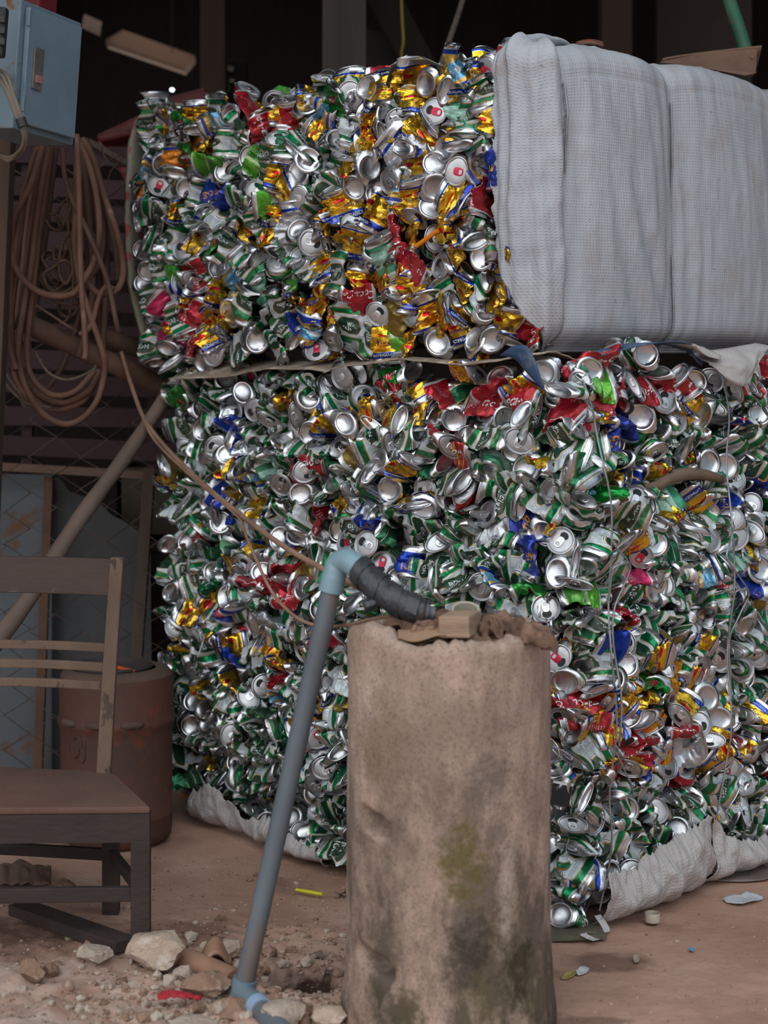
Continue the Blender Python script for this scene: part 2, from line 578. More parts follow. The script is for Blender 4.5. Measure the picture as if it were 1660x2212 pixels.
# lettering as flat meshes: [(verts (x, y) in mm, tris, material)]
def text_mesh(body, size, shear=0.0, mat=None):
    cu = bpy.data.curves.new('lettering', 'FONT')
    cu.body = body
    cu.size = size
    cu.align_x, cu.align_y = 'CENTER', 'CENTER'
    cu.shear = shear
    cu.resolution_u = 2
    cu.space_line = 0.85
    cu.offset = size * 0.012
    o = bpy.data.objects.new('lettering', cu)
    col.objects.link(o)
    dg = bpy.context.evaluated_depsgraph_get()
    me = o.evaluated_get(dg).to_mesh()
    bm = bmesh.new()
    bm.from_mesh(me)
    bmesh.ops.triangulate(bm, faces=bm.faces[:])
    for _ in range(2):
        e = [x for x in bm.edges if x.calc_length() > 4.5]
        if e:
            bmesh.ops.subdivide_edges(bm, edges=e, cuts=1)
            bmesh.ops.triangulate(bm, faces=bm.faces[:])
    bm.verts.index_update()
    v = np.array([(w.co.x, w.co.y) for w in bm.verts])
    f = np.array([[w.index for w in q.verts] for q in bm.faces])
    # face the triangles outward
    a, b_, c = v[f[:, 0]], v[f[:, 1]], v[f[:, 2]]
    ar = (b_[:, 0] - a[:, 0]) * (c[:, 1] - a[:, 1]) - (b_[:, 1] - a[:, 1]) * (c[:, 0] - a[:, 0])
    f[ar < 0] = f[ar < 0][:, ::-1]
    bm.free()
    o.evaluated_get(dg).to_mesh_clear()
    bpy.data.objects.remove(o)
    bpy.data.curves.remove(cu)
    return (v, f, mat)


# per print: list of (lettering, height along the can 0..1, turned along the axis?)
TX = {
    'saigon': [(text_mesh('BIA\nSAIGON', 12.5, 0, m_white), 0.52, False)],
    'gold': [(text_mesh('KRATINGDAENG 250', 7.5, 0, m_white), 0.125, False), (text_mesh('Red Bull', 13, 0, m_navy), 0.43, False)],
    'red': [(text_mesh('Coca-Cola', 24, 0.35, m_white), 0.50, True)],
    'redgold': [(text_mesh('Coca-Cola', 20, 0.35, m_white), 0.40, True)],
    'green': [(text_mesh('7UP', 15, 0.1, m_white), 0.50, False)],
    'blue': [(text_mesh('168', 24, 0.1, m_orange), 0.5, False)],
    'bluestar': [(text_mesh('Sanest', 13, 0, m_white), 0.38, False)],
}

# ------------------------------------------------------------------ one crushed can
BOT = [(0.4, 11.5), (9, 10.9), (16, 8.8), (20.5, 5), (22.6, 1.0), (24.6, 0), (26, 0.7), (28.5, 4), (31.6, 8.5)]
TOPN = [(32.2, -12), (30, -6.5), (27.6, -3.2), (27.0, -2.2), (27.7, -1.0), (27.4, 0.0), (26.4, 0.3)]
LID = [(26.4, 0.3), (25.4, -0.6), (24.9, -4.8), (24.0, -5.6), (22.9, -4.2), (21.8, -3.6), (12, -3.5), (0.4, -3.5)]


class Shape:
    """a random crushed form: maps (rho, theta, z) of an intact can to a crushed one"""
    def __init__(s, R, H, mode):
        r = NR
        s.R, s.H = R, H
        U = r.uniform
        if mode == 'end':
            s.s_t, s.s_b = U(0.82, 1.0), U(0.84, 1.0)
            s.s_m = U(0.35, 0.8)
            s.ax = U(0.40, 0.75)
            kinks = [(U(0.35, 0.7), U(0.08, 0.2), math.radians(U(-40, 40)))]
        else:
            s.s_t, s.s_b = U(0.28, 0.78), U(0.28, 0.78)
            s.s_m = U(0.18, 0.45)
            s.ax = U(0.66, 0.98)
            k = r.integers(1, 4)
            kinks = []
            sg = r.choice([-1, 1])
            for i in range(k):
                kinks.append(((i + U(0.3, 0.8)) / k, U(0.03, 0.12), math.radians(sg * U(8, 52))))
                sg = -sg if U(0, 1) < 0.8 else sg
        s.fold = []
        for _ in range(r.integers(2, 4) if mode == 'end' else r.integers(3, 6)):
            al, ep = U(0, 2 * math.pi), U(-0.75, 0.75)
            s.fold.append((math.cos(al) * math.cos(ep), math.sin(al) * math.cos(ep), math.sin(ep), R * U(0.50, 0.92), U(0.25, 0.75) * H, U(0.9, 1.7)))
        s.tw = math.radians(U(-45, 45))
        s.dent = U(-10, 10)
        s.dw = U(9, 22)
        s.dc = U(-8, 8)
        s.cr = [(U(1.2, 3.6), r.integers(1, 4) * r.choice([-1, 1]), U(1.0, 4.5), U(0, 1)) for _ in range(5)]
        s.cr2 = [(U(0.6, 1.7), r.integers(2, 7) * r.choice([-1, 1]), U(3, 9), U(0, 1)) for _ in range(3)]
        s.ramp = U(-0.25, 0.25)
        t = np.linspace(0, 1, 61)
        a = np.zeros_like(t)
        for (c, w, b) in kinks:
            q = np.clip((t - c + w) / (2 * w), 0, 1)
            a += b * q * q * (3 - 2 * q)
        a -= np.interp(0.5, t, a)
        s.t, s.a = t, a
        dl = H * s.ax / 60
        cy = np.concatenate([[0], np.cumsum(np.sin((a[1:] + a[:-1]) / 2) * dl)])
        cz = np.concatenate([[0], np.cumsum(np.cos((a[1:] + a[:-1]) / 2) * dl)])
        s.cy, s.cz = cy - np.interp(0.5, t, cy), cz - np.interp(0.5, t, cz)

    def __call__(s, rho, th, z):
        t = z / s.H
        tc = np.clip(t, 0, 1)
        w = np.clip(np.sin(math.pi * np.clip((tc - 0.05) / 0.9, 0, 1)), 0, 1) ** 0.55
        X0, Y0 = rho * np.cos(th), rho * np.sin(th)
        for (a_, b_, c_, lim, zc, k_) in s.fold:
            d_ = np.maximum(0.0, X0 * a_ + Y0 * b_ + (z - zc) * c_ - lim) * w * k_
            X0, Y0, z = X0 - d_ * a_, Y0 - d_ * b_, z - d_ * c_ * 0.6
        rho, th = np.hypot(X0, Y0), np.arctan2(Y0, X0)
        end = s.s_b + (s.s_t - s.s_b) * tc
        f = end + (s.s_m - end) * w
        f = f * (1 + s.ramp * np.sin(th) * w)
        x = rho * np.cos(th) * (1 + 0.48 * (1 - f))
        y = rho * np.sin(th) * f
        y = y - s.dent * w * np.exp(-((x - s.dc) / s.dw) ** 2)
        k = rho / s.R
        for (a, n_, m_, p) in s.cr:
            q = n_ * th / (2 * math.pi) + m_ * tc + p
            tri = np.abs(q - np.floor(q) - 0.5) * 4 - 1
            y = y + a * tri * w * k
            x = x + 0.5 * a * tri * w * k * np.cos(th * 2)
        for (a, n_, m_, p) in s.cr2:
            q = n_ * th / (2 * math.pi) + m_ * tc + p
            tri = np.abs(q - np.floor(q) - 0.5) * 4 - 1
            y = y + a * tri * w * k * np.sin(th)
            x = x + a * tri * w * k * np.cos(th)
        ph = s.tw * (tc - 0.5)
        x, y = x * np.cos(ph) - y * np.sin(ph), x * np.sin(ph) + y * np.cos(ph)
        ang = np.interp(tc, s.t, s.a)
        cy, cz = np.interp(tc, s.t, s.cy), np.interp(tc, s.t, s.cz)
        ex = (t - tc) * s.H                                     # beyond the ends the axis runs on straight
        Y = cy + y * np.cos(ang) + ex * np.sin(ang)
        Z = cz - y * np.sin(ang) + ex * np.cos(ang)
        return np.stack([x, Y, Z], -1) * 0.001


def quads_grid(nr, nc, off=0):
    i, j = np.meshgrid(np.arange(nr - 1), np.arange(nc), indexing='ij')
    a = i * (nc + 1) + j
    return (np.stack([a, a + 1, a + nc + 2, a + nc + 1], -1).reshape(-1, 4) + off)


def make_can(kind, mode, face_top, roll, redtab=False, n=26, nb=15, R=33.0, H=116.0, text=True, opened=True):
    """pieces {'body'|'lid'|'tab': [verts, quads, tris, uv per vertex, material per quad, per tri]} in the can's own frame"""
    sh = Shape(R, H, mode)
    th0 = roll - math.pi / 2
    k = R / 33.0
    u = np.linspace(0, 1, n + 1)
    th = th0 + 2 * math.pi * u
    prof = [(r * k, z) for r, z in BOT]
    nbot = len(prof)
    prof += [(33.0 * k, z) for z in np.linspace(12.5, H - 16, nb)]
    nlab = len(prof)
    prof += [(r * k, H + z) for r, z in TOPN]
    pr = np.array(prof)
    rr, tt = np.meshgrid(pr[:, 0], th, indexing='ij')
    zz = np.repeat(pr[:, 1][:, None], n + 1, 1)
    V = sh(rr, tt, zz).reshape(-1, 3)
    vv = np.clip((zz - 9) / (H - 20), 0, 1)
    UV = np.stack([np.repeat(u[None], len(pr), 0), vv], -1).reshape(-1, 2)
    Q = quads_grid(len(pr), n)
    ring = np.repeat(np.arange(len(pr) - 1), n)
    MQ = np.where((ring >= nbot - 1) & (ring < nlab), 0, 1)
    out = {}
    T = np.zeros((0, 3), int)
    MT = np.zeros(0, int)
    mats = [CM[kind], m_alu]
    if text and kind in TX:
        for (tm, ht, turned) in TX[kind]:
            tv, tf, tmat = tm
            if tmat not in mats:
                mats.append(tmat)
            for half in (0, 1):
                x, y = (tv[:, 0], tv[:, 1]) if not turned else (-tv[:, 1], tv[:, 0])
                ang = th0 + math.pi / 2 + half * math.pi + x / R
                z = 9 + ht * (H - 20) + y
                z = np.clip(z, 13, H - 18)
                W = sh(np.full(len(tv), 33.0 * k + 0.75), ang, z)
                T = np.concatenate([T, tf + len(V)])
                MT = np.concatenate([MT, np.full(len(tf), mats.index(tmat))])
                V = np.concatenate([V, W])
                UV = np.concatenate([UV, np.full((len(W), 2), 0.5)])
    out['body'] = [V, Q, T, UV, MQ, MT, mats]
    # lid
    th = np.linspace(0, 2 * math.pi, n + 1)
    pr = np.array([(r * k, H + z) for r, z in LID])
    rr, tt = np.meshgrid(pr[:, 0], th, indexing='ij')
    V = sh(rr, tt, np.repeat(pr[:, 1][:, None], n + 1, 1)).reshape(-1, 3)
    Q = quads_grid(len(pr), n)
    MQ = np.zeros(len(Q), int)
    T = np.zeros((0, 3), int)
    MT = np.zeros(0, int)
    if opened:
        a = np.linspace(0, 2 * math.pi, 15)[:-1]
        hx, hy = 9.2 * k * np.cos(a), (-11.5 + 7.6 * np.sin(a)) * k
        hx, hy = np.append(hx, 0), np.append(hy, -11.5 * k)
        W = sh(np.hypot(hx, hy), np.arctan2(hy, hx), np.full(15, H - 3.1))
        T = np.array([(j, (j + 1) % 14, 14) for j in range(14)]) + len(V)
        MT = np.ones(14, int)
        V = np.concatenate([V, W])
    out['lid'] = [V, Q, T, np.full((len(V), 2), 0.5), MQ, MT, [m_lid, m_hole_shade]]
    # pull tab: a rounded ring with a riveted plate
    a = np.linspace(0, 2 * math.pi, 17)[:-1]
    ca, sa = np.cos(a), np.sin(a)
    pw = lambda c, e: np.sign(c) * np.abs(c) ** e
    loops = []
    cy0 = 4.0
    for (sx, sy, cy_, z) in ((7.6, 11.5, cy0, -3.0), (8.0, 12.0, cy0, -1.6), (7.2, 11.2, cy0, -0.9), (4.9, 4.0, cy0 + 4.6, -1.1), (4.6, 3.7, cy0 + 4.6, -2.2)):
        x, y = sx * pw(ca, 0.7) * k, (cy_ + sy * pw(sa, 0.7)) * k
        loops.append(sh(np.hypot(x, y), np.arctan2(y, x), np.full(16, H + z)))
    x, y = 1.9 * ca * k, (cy0 - 5 + 1.9 * sa) * k
    loops2 = [sh(np.hypot(x, y), np.arctan2(y, x), np.full(16, H - 0.8)), sh(np.hypot(x, y) * 1.0, np.arctan2(y, x), np.full(16, H + 0.2))]
    V = np.concatenate(loops + loops2)
    Q = []
    for i in (0, 1, 2, 3, 5):
        for j in range(16):
            Q.append((i * 16 + j, i * 16 + (j + 1) % 16, (i + 1) * 16 + (j + 1) % 16, (i + 1) * 16 + j))
    Q = np.array(Q)
    T = np.array([(96, 96 + j, 96 + j + 1) for j in range(1, 15)])
    out['tab'] = [V, Q, T, np.full((len(V), 2), 0.5), np.zeros(len(Q), int), np.zeros(len(T), int), [m_tabred if redtab else m_tab]]
    out['shape'] = sh
    return out


def np_mesh(name, V, Q, T, UV, MQ, MT, mats, sharp=27):
    me = bpy.data.meshes.new(name)
    me.vertices.add(len(V))
    me.vertices.foreach_set('co', np.ascontiguousarray(V, dtype=np.float32).ravel())
    loops = np.concatenate([Q.ravel(), T.ravel()]).astype(np.int32)
    me.loops.add(len(loops))
    me.loops.foreach_set('vertex_index', loops)
    nf = len(Q) + len(T)
    me.polygons.add(nf)
    starts = np.concatenate([np.arange(len(Q)) * 4, len(Q) * 4 + np.arange(len(T)) * 3]).astype(np.int32)
    me.polygons.foreach_set('loop_start', starts)
    me.polygons.foreach_set('material_index', np.concatenate([MQ, MT]).astype(np.int32))
    uvl = me.uv_layers.new(name='UVMap')
    uvl.data.foreach_set('uv', UV[loops].astype(np.float32).ravel())
    for m in mats:
        me.materials.append(m)
    me.polygons.foreach_set('use_smooth', np.ones(nf, dtype=bool))
    me.update(calc_edges=True)
    me.set_sharp_from_angle(angle=math.radians(sharp))
    return me


class Mass:
    """gathers many cans into one mesh"""
    def __init__(s):
        s.V, s.Q, s.T, s.UV, s.MQ, s.MT, s.mats, s.nv = [], [], [], [], [], [], [], 0

    def add(s, piece, M3, loc):
        V, Q, T, UV, MQ, MT, mats = piece
        idx = []
        for m in mats:
            if m not in s.mats:
                s.mats.append(m)
            idx.append(s.mats.index(m))
        idx = np.array(idx)
        s.V.append(V @ M3.T + loc)
        s.Q.append(Q + s.nv)
        s.T.append(T + s.nv)
        s.UV.append(UV)
        s.MQ.append(idx[MQ])
        s.MT.append(idx[MT] if len(MT) else MT)
        s.nv += len(V)

    def build(s, name, parent):
        cat = np.concatenate
        me = np_mesh(name, cat(s.V), cat(s.Q), cat(s.T), cat(s.UV), cat(s.MQ), cat(s.MT), s.mats)
        o = bpy.data.objects.new(name, me)
        col.objects.link(o)
        o.parent = parent
        o.matrix_parent_inverse = Matrix.Translation(-parent.location)
        o['kind'] = 'stuff'
        return o


def child(name, me, parent, loc, top):
    o = bpy.data.objects.new(name, me)
    col.objects.link(o)
    o.parent = parent
    if parent is top:
        o.location = loc
        o.matrix_parent_inverse = Matrix.Translation(-top.location)
    return o


def frame(face, u, z, kind_mode, comp_vertical, ang=None):
    """can frame (columns X, Y = thin axis, Z = can axis) for a can at (u, z) of a face"""
    n_ = face.n
    h = face.d
    up = Vector((0, 0, 1))
    p = face.at(u, z)
    tocam = (Vector((0, 0, CH)) - p).normalized()
    r = R_
    if kind_mode in ('B', 'L'):
        ax = (n_ * 0.42 + tocam * 0.58 + h * r.gauss(0, 0.20) + up * r.gauss(0.03, 0.18)).normalized()
        if ang is not None:
            ax = (n_ * 0.5 + tocam * 0.5 + h * ang[0] + up * ang[1]).normalized()
        Z = ax if kind_mode == 'L' else -ax
        a = r.uniform(0, 2 * math.pi)
        t = (h * math.cos(a) + up * math.sin(a))
        Y = (t - Z * t.dot(Z)).normalized()
        X = Y.cross(Z)
        return X, Y, Z, tocam
    # side cans: axis in the face plane, thin along the pressing direction
    if ang is None:
        a = r.gauss(0, 0.32) if comp_vertical else r.gauss(math.pi / 2, 0.55)
        if r.random() < 0.12:
            a += math.pi / 2
    else:
        a = ang
    Z = (h * math.cos(a) + up * math.sin(a) + n_ * r.gauss(0, 0.28)).normalized()
    if r.random() < 0.5:
        Z = -Z
    fl = r.gauss(0.62 if comp_vertical else 0.95, 0.42)        # 0: thin side to the camera, pi/2: broad side to the camera
    per = Z.cross(n_).normalized()
    Y = (per * math.cos(fl) + n_ * math.sin(fl))
    Y = (Y - Z * Y.dot(Z)).normalized()
    X = Y.cross(Z)
    return X, Y, Z, tocam
# ------------------------------------------------------------------ cans picked out in the photograph: pixel, what shows (B bottom, L lid, R lid with red tab, S side), print
UP_HERO = """
936,184,B,gold 812,191,B,gold 832,366,B,silver 799,409,B,saigon 762,308,B,gold 846,539,B,saigon 1063,554,B,gold 983,327,B,saigon 967,357,B,silver 970,409,B,gold 1068,669,B,gold 1071,734,B,silver 1034,734,B,gold 960,741,B,gold 960,448,B,silver
780,207,L,saigon 887,266,L,gold 873,396,L,saigon 977,575,L,gold 840,680,L,saigon 912,672,L,gold 710,526,L,saigon 798,487,L,saigon
1055,152,R,gold 960,243,R,gold 1012,373,R,gold 704,755,R,gold
845,195,S,gold 828,240,S,gold 908,222,S,gold 863,305,S,gold 928,290,S,gold 811,262,S,gold 990,148,S,bluestar 1026,182,S,gold 781,357,S,gold 722,282,S,gold 1012,288,S,gold 921,345,S,gold 772,445,S,gold 850,461,S,gold 912,460,S,gold 938,422,S,gold 1005,430,S,gold 1028,475,S,gold 990,485,S,gold 912,513,S,gold 1032,505,S,gold 1010,536,S,gold 746,490,S,gold 807,526,S,gold 720,580,S,gold 724,612,S,gold 807,620,S,gold 843,605,S,gold 886,606,S,gold 944,606,S,gold 1019,614,S,gold 1087,630,S,gold 912,635,S,gold 934,682,S,gold 962,686,S,gold 993,712,S,gold 900,742,S,gold 873,672,S,olive 862,735,S,gold 1107,700,S,gold 1094,560,S,gold
1061,428,S,red 879,520,S,red 912,581,S,red 798,653,S,red 1145,725,S,redgold
1053,205,S,saigon 1022,252,S,mint 1053,305,S,saigon 973,653,S,saigon 775,705,S,saigon 810,724,S,saigon 732,347,S,saigon 768,383,S,saigon 898,330,S,silver 712,432,S,saigon 755,588,S,saigon 862,722,S,lime 869,552,S,mint 1068,512,S,saigon 1040,255,S,saigon 895,408,S,bluestar 1047,345,S,bluestar 722,243,S,bluestar 742,218,S,green
689,225,B,silver 430,409,B,gold 337,587,B,saigon 520,674,B,bluestar 566,344,B,silver 679,376,B,saigon 679,560,B,gold 706,526,B,saigon 580,469,B,saigon 503,584,B,saigon 448,785,B,red 576,737,B,saigon 305,611,B,silver 302,544,B,silver 371,358,B,saigon 516,373,B,silver 682,499,B,saigon 700,349,B,silver 292,455,B,silver 585,300,B,gold
515,251,L,saigon 591,418,L,gold 682,433,L,saigon 423,538,L,saigon 474,767,L,saigon 636,568,L,saigon
364,404,R,orange
347,240,S,saigon 330,262,S,saigon 471,246,S,saigon 370,463,S,saigon 483,587,S,saigon 528,535,S,saigon 378,575,S,saigon 391,475,S,saigon 332,749,S,saigon 528,752,S,saigon 612,756,S,saigon 627,334,S,saigon 688,312,S,saigon 661,481,S,silver 588,630,S,mint 618,659,S,saigon 320,420,S,saigon 555,440,S,saigon 600,480,S,saigon 460,470,S,saigon
364,268,S,gold 384,262,S,gold 435,256,S,gold 468,315,S,gold 438,340,S,orange 400,346,S,orange 640,388,S,gold 640,412,S,gold 645,469,S,gold 457,526,S,gold 734,468,S,gold 736,505,S,gold 429,641,S,gold 459,694,S,gold 503,690,S,gold 652,645,S,gold 678,655,S,gold 706,668,S,gold 398,700,S,gold 411,457,S,gold 591,514,S,gold 471,725,S,gold 332,424,S,orange
561,246,S,red 598,279,S,red 642,258,S,red 424,746,S,red 447,593,S,red 440,690,S,red 370,665,S,pink 371,722,S,pink
408,285,S,green 425,330,S,green 500,526,S,green 655,314,S,dgreen 486,361,S,lime 417,599,S,lime 480,421,S,blue 323,345,S,bluestar 318,372,S,bluestar 535,600,S,bluestar 660,722,S,blue 700,600,S,saigon 555,655,S,saigon 640,700,S,saigon
"""
LL_HERO = """
670,859,B,saigon 679,935,B,saigon 426,929,B,saigon 673,1064,B,silver 613,1161,B,saigon 655,1152,B,blue 700,1166,B,saigon 508,1287,B,silver 466,1236,B,saigon 393,1281,B,saigon 381,1179,B,gold 484,1127,B,saigon 526,847,B,saigon 583,1233,B,saigon 734,1311,B,saigon 776,914,B,gold 402,1170,B,red 499,980,B,silver 1091,817,B,gold 1179,805,B,silver 1009,905,B,gold 912,974,B,saigon 859,992,B,orange 881,1055,B,saigon 944,1096,B,gold 1094,1021,B,mint 1160,1011,B,gold 1194,1152,B,saigon 1232,1234,B,saigon 903,1246,B,blue
547,886,L,saigon 728,832,L,saigon 809,853,L,saigon 685,1016,L,red 496,890,L,saigon 460,1001,L,saigon 631,1046,L,saigon 535,1221,L,saigon 387,1350,L,saigon 466,968,L,saigon 764,814,L,saigon 1150,952,L,saigon 1213,1058,L,saigon 1034,1049,L,red 1072,1108,L,saigon 1228,1165,L,saigon 825,1171,L,saigon 1210,1309,L,saigon 1081,1262,L,saigon
634,868,S,gold 511,1010,S,gold 366,1046,S,gold 565,1191,S,gold 655,1182,S,gold 508,1232,S,gold 463,1302,S,gold 429,1317,S,gold 426,1142,S,gold 740,923,S,gold 676,1254,S,olive 1022,814,S,gold 828,890,S,gold 937,880,S,gold 872,906,S,gold 1141,842,S,gold 919,1011,S,gold 1190,1002,S,gold 915,1083,S,gold 1205,1121,S,gold 1113,1259,S,bluestar
523,1094,S,pepsi 715,1115,S,red 565,1254,S,red 610,1265,S,red 655,1281,S,red 529,1314,S,pepsi 417,1157,S,red 710,1010,S,red 875,848,S,red 1085,848,S,red 1141,872,S,red 1215,889,S,red 987,955,S,red 1013,986,S,redgold 981,848,S,red 1060,860,S,red
502,910,S,blue 505,935,S,blue 843,1137,S,blue 1147,1112,S,blue 928,1221,S,blue 1169,1196,S,blue 884,805,S,green 384,859,S,green 1178,1271,S,green
940,1152,S,saigon 1085,939,S,saigon 1163,917,S,saigon 1000,1235,S,saigon 1040,1255,S,saigon 960,950,S,saigon 900,930,S,saigon 1110,1070,S,saigon 1020,1140,S,saigon 850,960,S,saigon 1150,1300,S,saigon 970,1290,S,saigon 780,1300,S,saigon
447,1531,B,saigon 417,1567,B,saigon 703,1449,B,saigon 743,1477,B,gold 423,1693,B,saigon 700,1555,B,gold 557,1784,B,saigon 619,1769,B,silver 460,1558,B,silver 420,1513,B,blue
547,1504,L,saigon 514,1588,L,lime 725,1654,L,saigon 580,1480,L,saigon 484,1693,L,saigon 655,1799,L,saigon 719,1585,R,gold
511,1395,S,gold 592,1398,S,gold 625,1440,S,gold 716,1510,S,gold 737,1567,S,gold 577,1690,S,gold 441,1492,S,gold 432,1636,S,gold 402,1401,S,gold 744,1380,S,red 625,1458,S,red 589,1537,S,dgreen 520,1434,S,blue 670,1684,S,bluestar 423,1431,S,saigon 456,1723,S,saigon 610,1470,S,saigon 500,1750,S,saigon 530,1650,S,saigon 690,1800,S,saigon 720,1840,S,saigon
1230,1651,B,gold 1236,1470,B,saigon 1226,1970,B,saigon 1204,1483,L,saigon 1220,1420,R,gold 1239,1552,R,gold 1207,1613,R,gold 1214,1530,S,gold 1236,1869,S,saigon 1215,1790,S,saigon 1242,1518,S,red
"""
LR_HERO = """
1375,901,B,saigon 1618,892,B,saigon 1520,1000,B,saigon 1554,1006,B,saigon 1378,766,B,saigon 1265,800,B,red 1600,1132,B,saigon 1603,1227,B,saigon 1378,1172,B,saigon 1391,1267,B,gold 1262,923,R,gold
1446,911,L,saigon 1421,865,L,red 1406,978,L,saigon 1572,1031,L,saigon 1603,1089,L,saigon 1498,1160,L,saigon 1557,1160,L,saigon 1351,1200,R,gold 1344,1074,L,blue 1554,1117,L,saigon 1326,1372,R,gold
1292,778,S,red 1289,858,S,red 1372,840,S,red 1461,834,S,red 1569,837,S,red 1621,831,S,red 1640,791,S,red 1340,845,S,red 1420,825,S,red 1308,1320,S,red 1560,911,S,pepsi
1304,1028,S,gold 1320,1166,S,gold 1406,1104,S,gold 1480,1083,S,gold 1455,877,S,gold 1486,883,S,gold 1650,843,S,gold 1275,892,S,gold 1314,1350,S,gold
1280,821,S,lime 1283,1086,S,green 1412,1071,S,mint 1550,1203,S,mint 1640,1080,S,green 1547,1295,S,blue 1584,1270,S,blue 1486,1227,S,bluestar 1314,954,S,blue 1344,1246,S,pink 1443,1350,S,saigon 1262,1350,S,saigon 1480,960,S,saigon 1350,1000,S,saigon
1318,1540,B,silver 1381,1587,B,silver 1283,1461,B,saigon 1318,1429,B,saigon 1337,1745,B,saigon 1451,1790,B,saigon 1296,1885,B,saigon 1435,1559,B,silver 1495,1502,B,silver 1518,1546,B,gold 1378,1483,B,saigon 1647,1565,B,blue
1581,1442,L,saigon 1527,1420,L,saigon 1419,1650,L,saigon 1584,1685,L,saigon 1344,1882,L,saigon 1641,1622,L,saigon 1268,1768,L,olive 1470,1559,L,saigon 1321,1385,R,gold 1489,1445,R,gold 1612,1413,R,gold
1381,1429,S,gold 1362,1552,S,gold 1270,1492,S,gold 1285,1568,S,gold 1337,1628,S,gold 1407,1622,S,gold 1486,1612,S,gold 1593,1540,S,gold 1540,1489,S,gold 1270,1660,S,gold 1653,1420,S,gold 1530,1600,S,gold
1312,1594,S,red 1343,1600,S,red 1429,1578,S,red 1299,1660,S,red 1350,1654,S,red 1540,1584,S,red 1362,1663,S,blue 1299,1631,S,mint 1366,1467,S,green 1275,1723,S,saigon 1533,1698,S,saigon 1527,1799,S,saigon 1400,1787,S,saigon 1460,1720,S,saigon 1600,1750,S,saigon
"""


def parse(t):
    out = []
    for w in t.split():
        a = w.split(',')
        out.append((float(a[0]), float(a[1]), a[2], a[3]))
    return out


def pick(tbl):
    x = R_.random() * sum(tbl.values())
    for k, v in tbl.items():
        x -= v
        if x <= 0:
            return k
    return k


def proj(p):
    return 830 + p.x / p.y * F, HZ + (CH - p.z) / p.y * F


def upper_table(px, py):
    g = sm(560, 860, px)
    return {'saigon': 0.60 - 0.38 * g, 'gold': 0.20 + 0.56 * g, 'silver': 0.06, 'bluestar': 0.03, 'red': 0.025, 'lime': 0.02 * (1 - g),
            'dgreen': 0.05 * (1 - g), 'green': 0.03 * (1 - g), 'blue': 0.025, 'orange': 0.01, 'mint': 0.03}


def lower_table(px, py):
    t = {'saigon': 0.80, 'gold': 0.05, 'silver': 0.05, 'dgreen': 0.03, 'mint': 0.02, 'blue': 0.015, 'red': 0.012, 'bluestar': 0.01, 'olive': 0.01, 'lime': 0.005}
    if py < 900 and px > 820:
        t['red'] += 0.08
    if px > 1190 and 1400 < py < 1670:
        t['gold'] += 0.75
        t['red'] += 0.12
        t['saigon'] -= 0.3
    return t


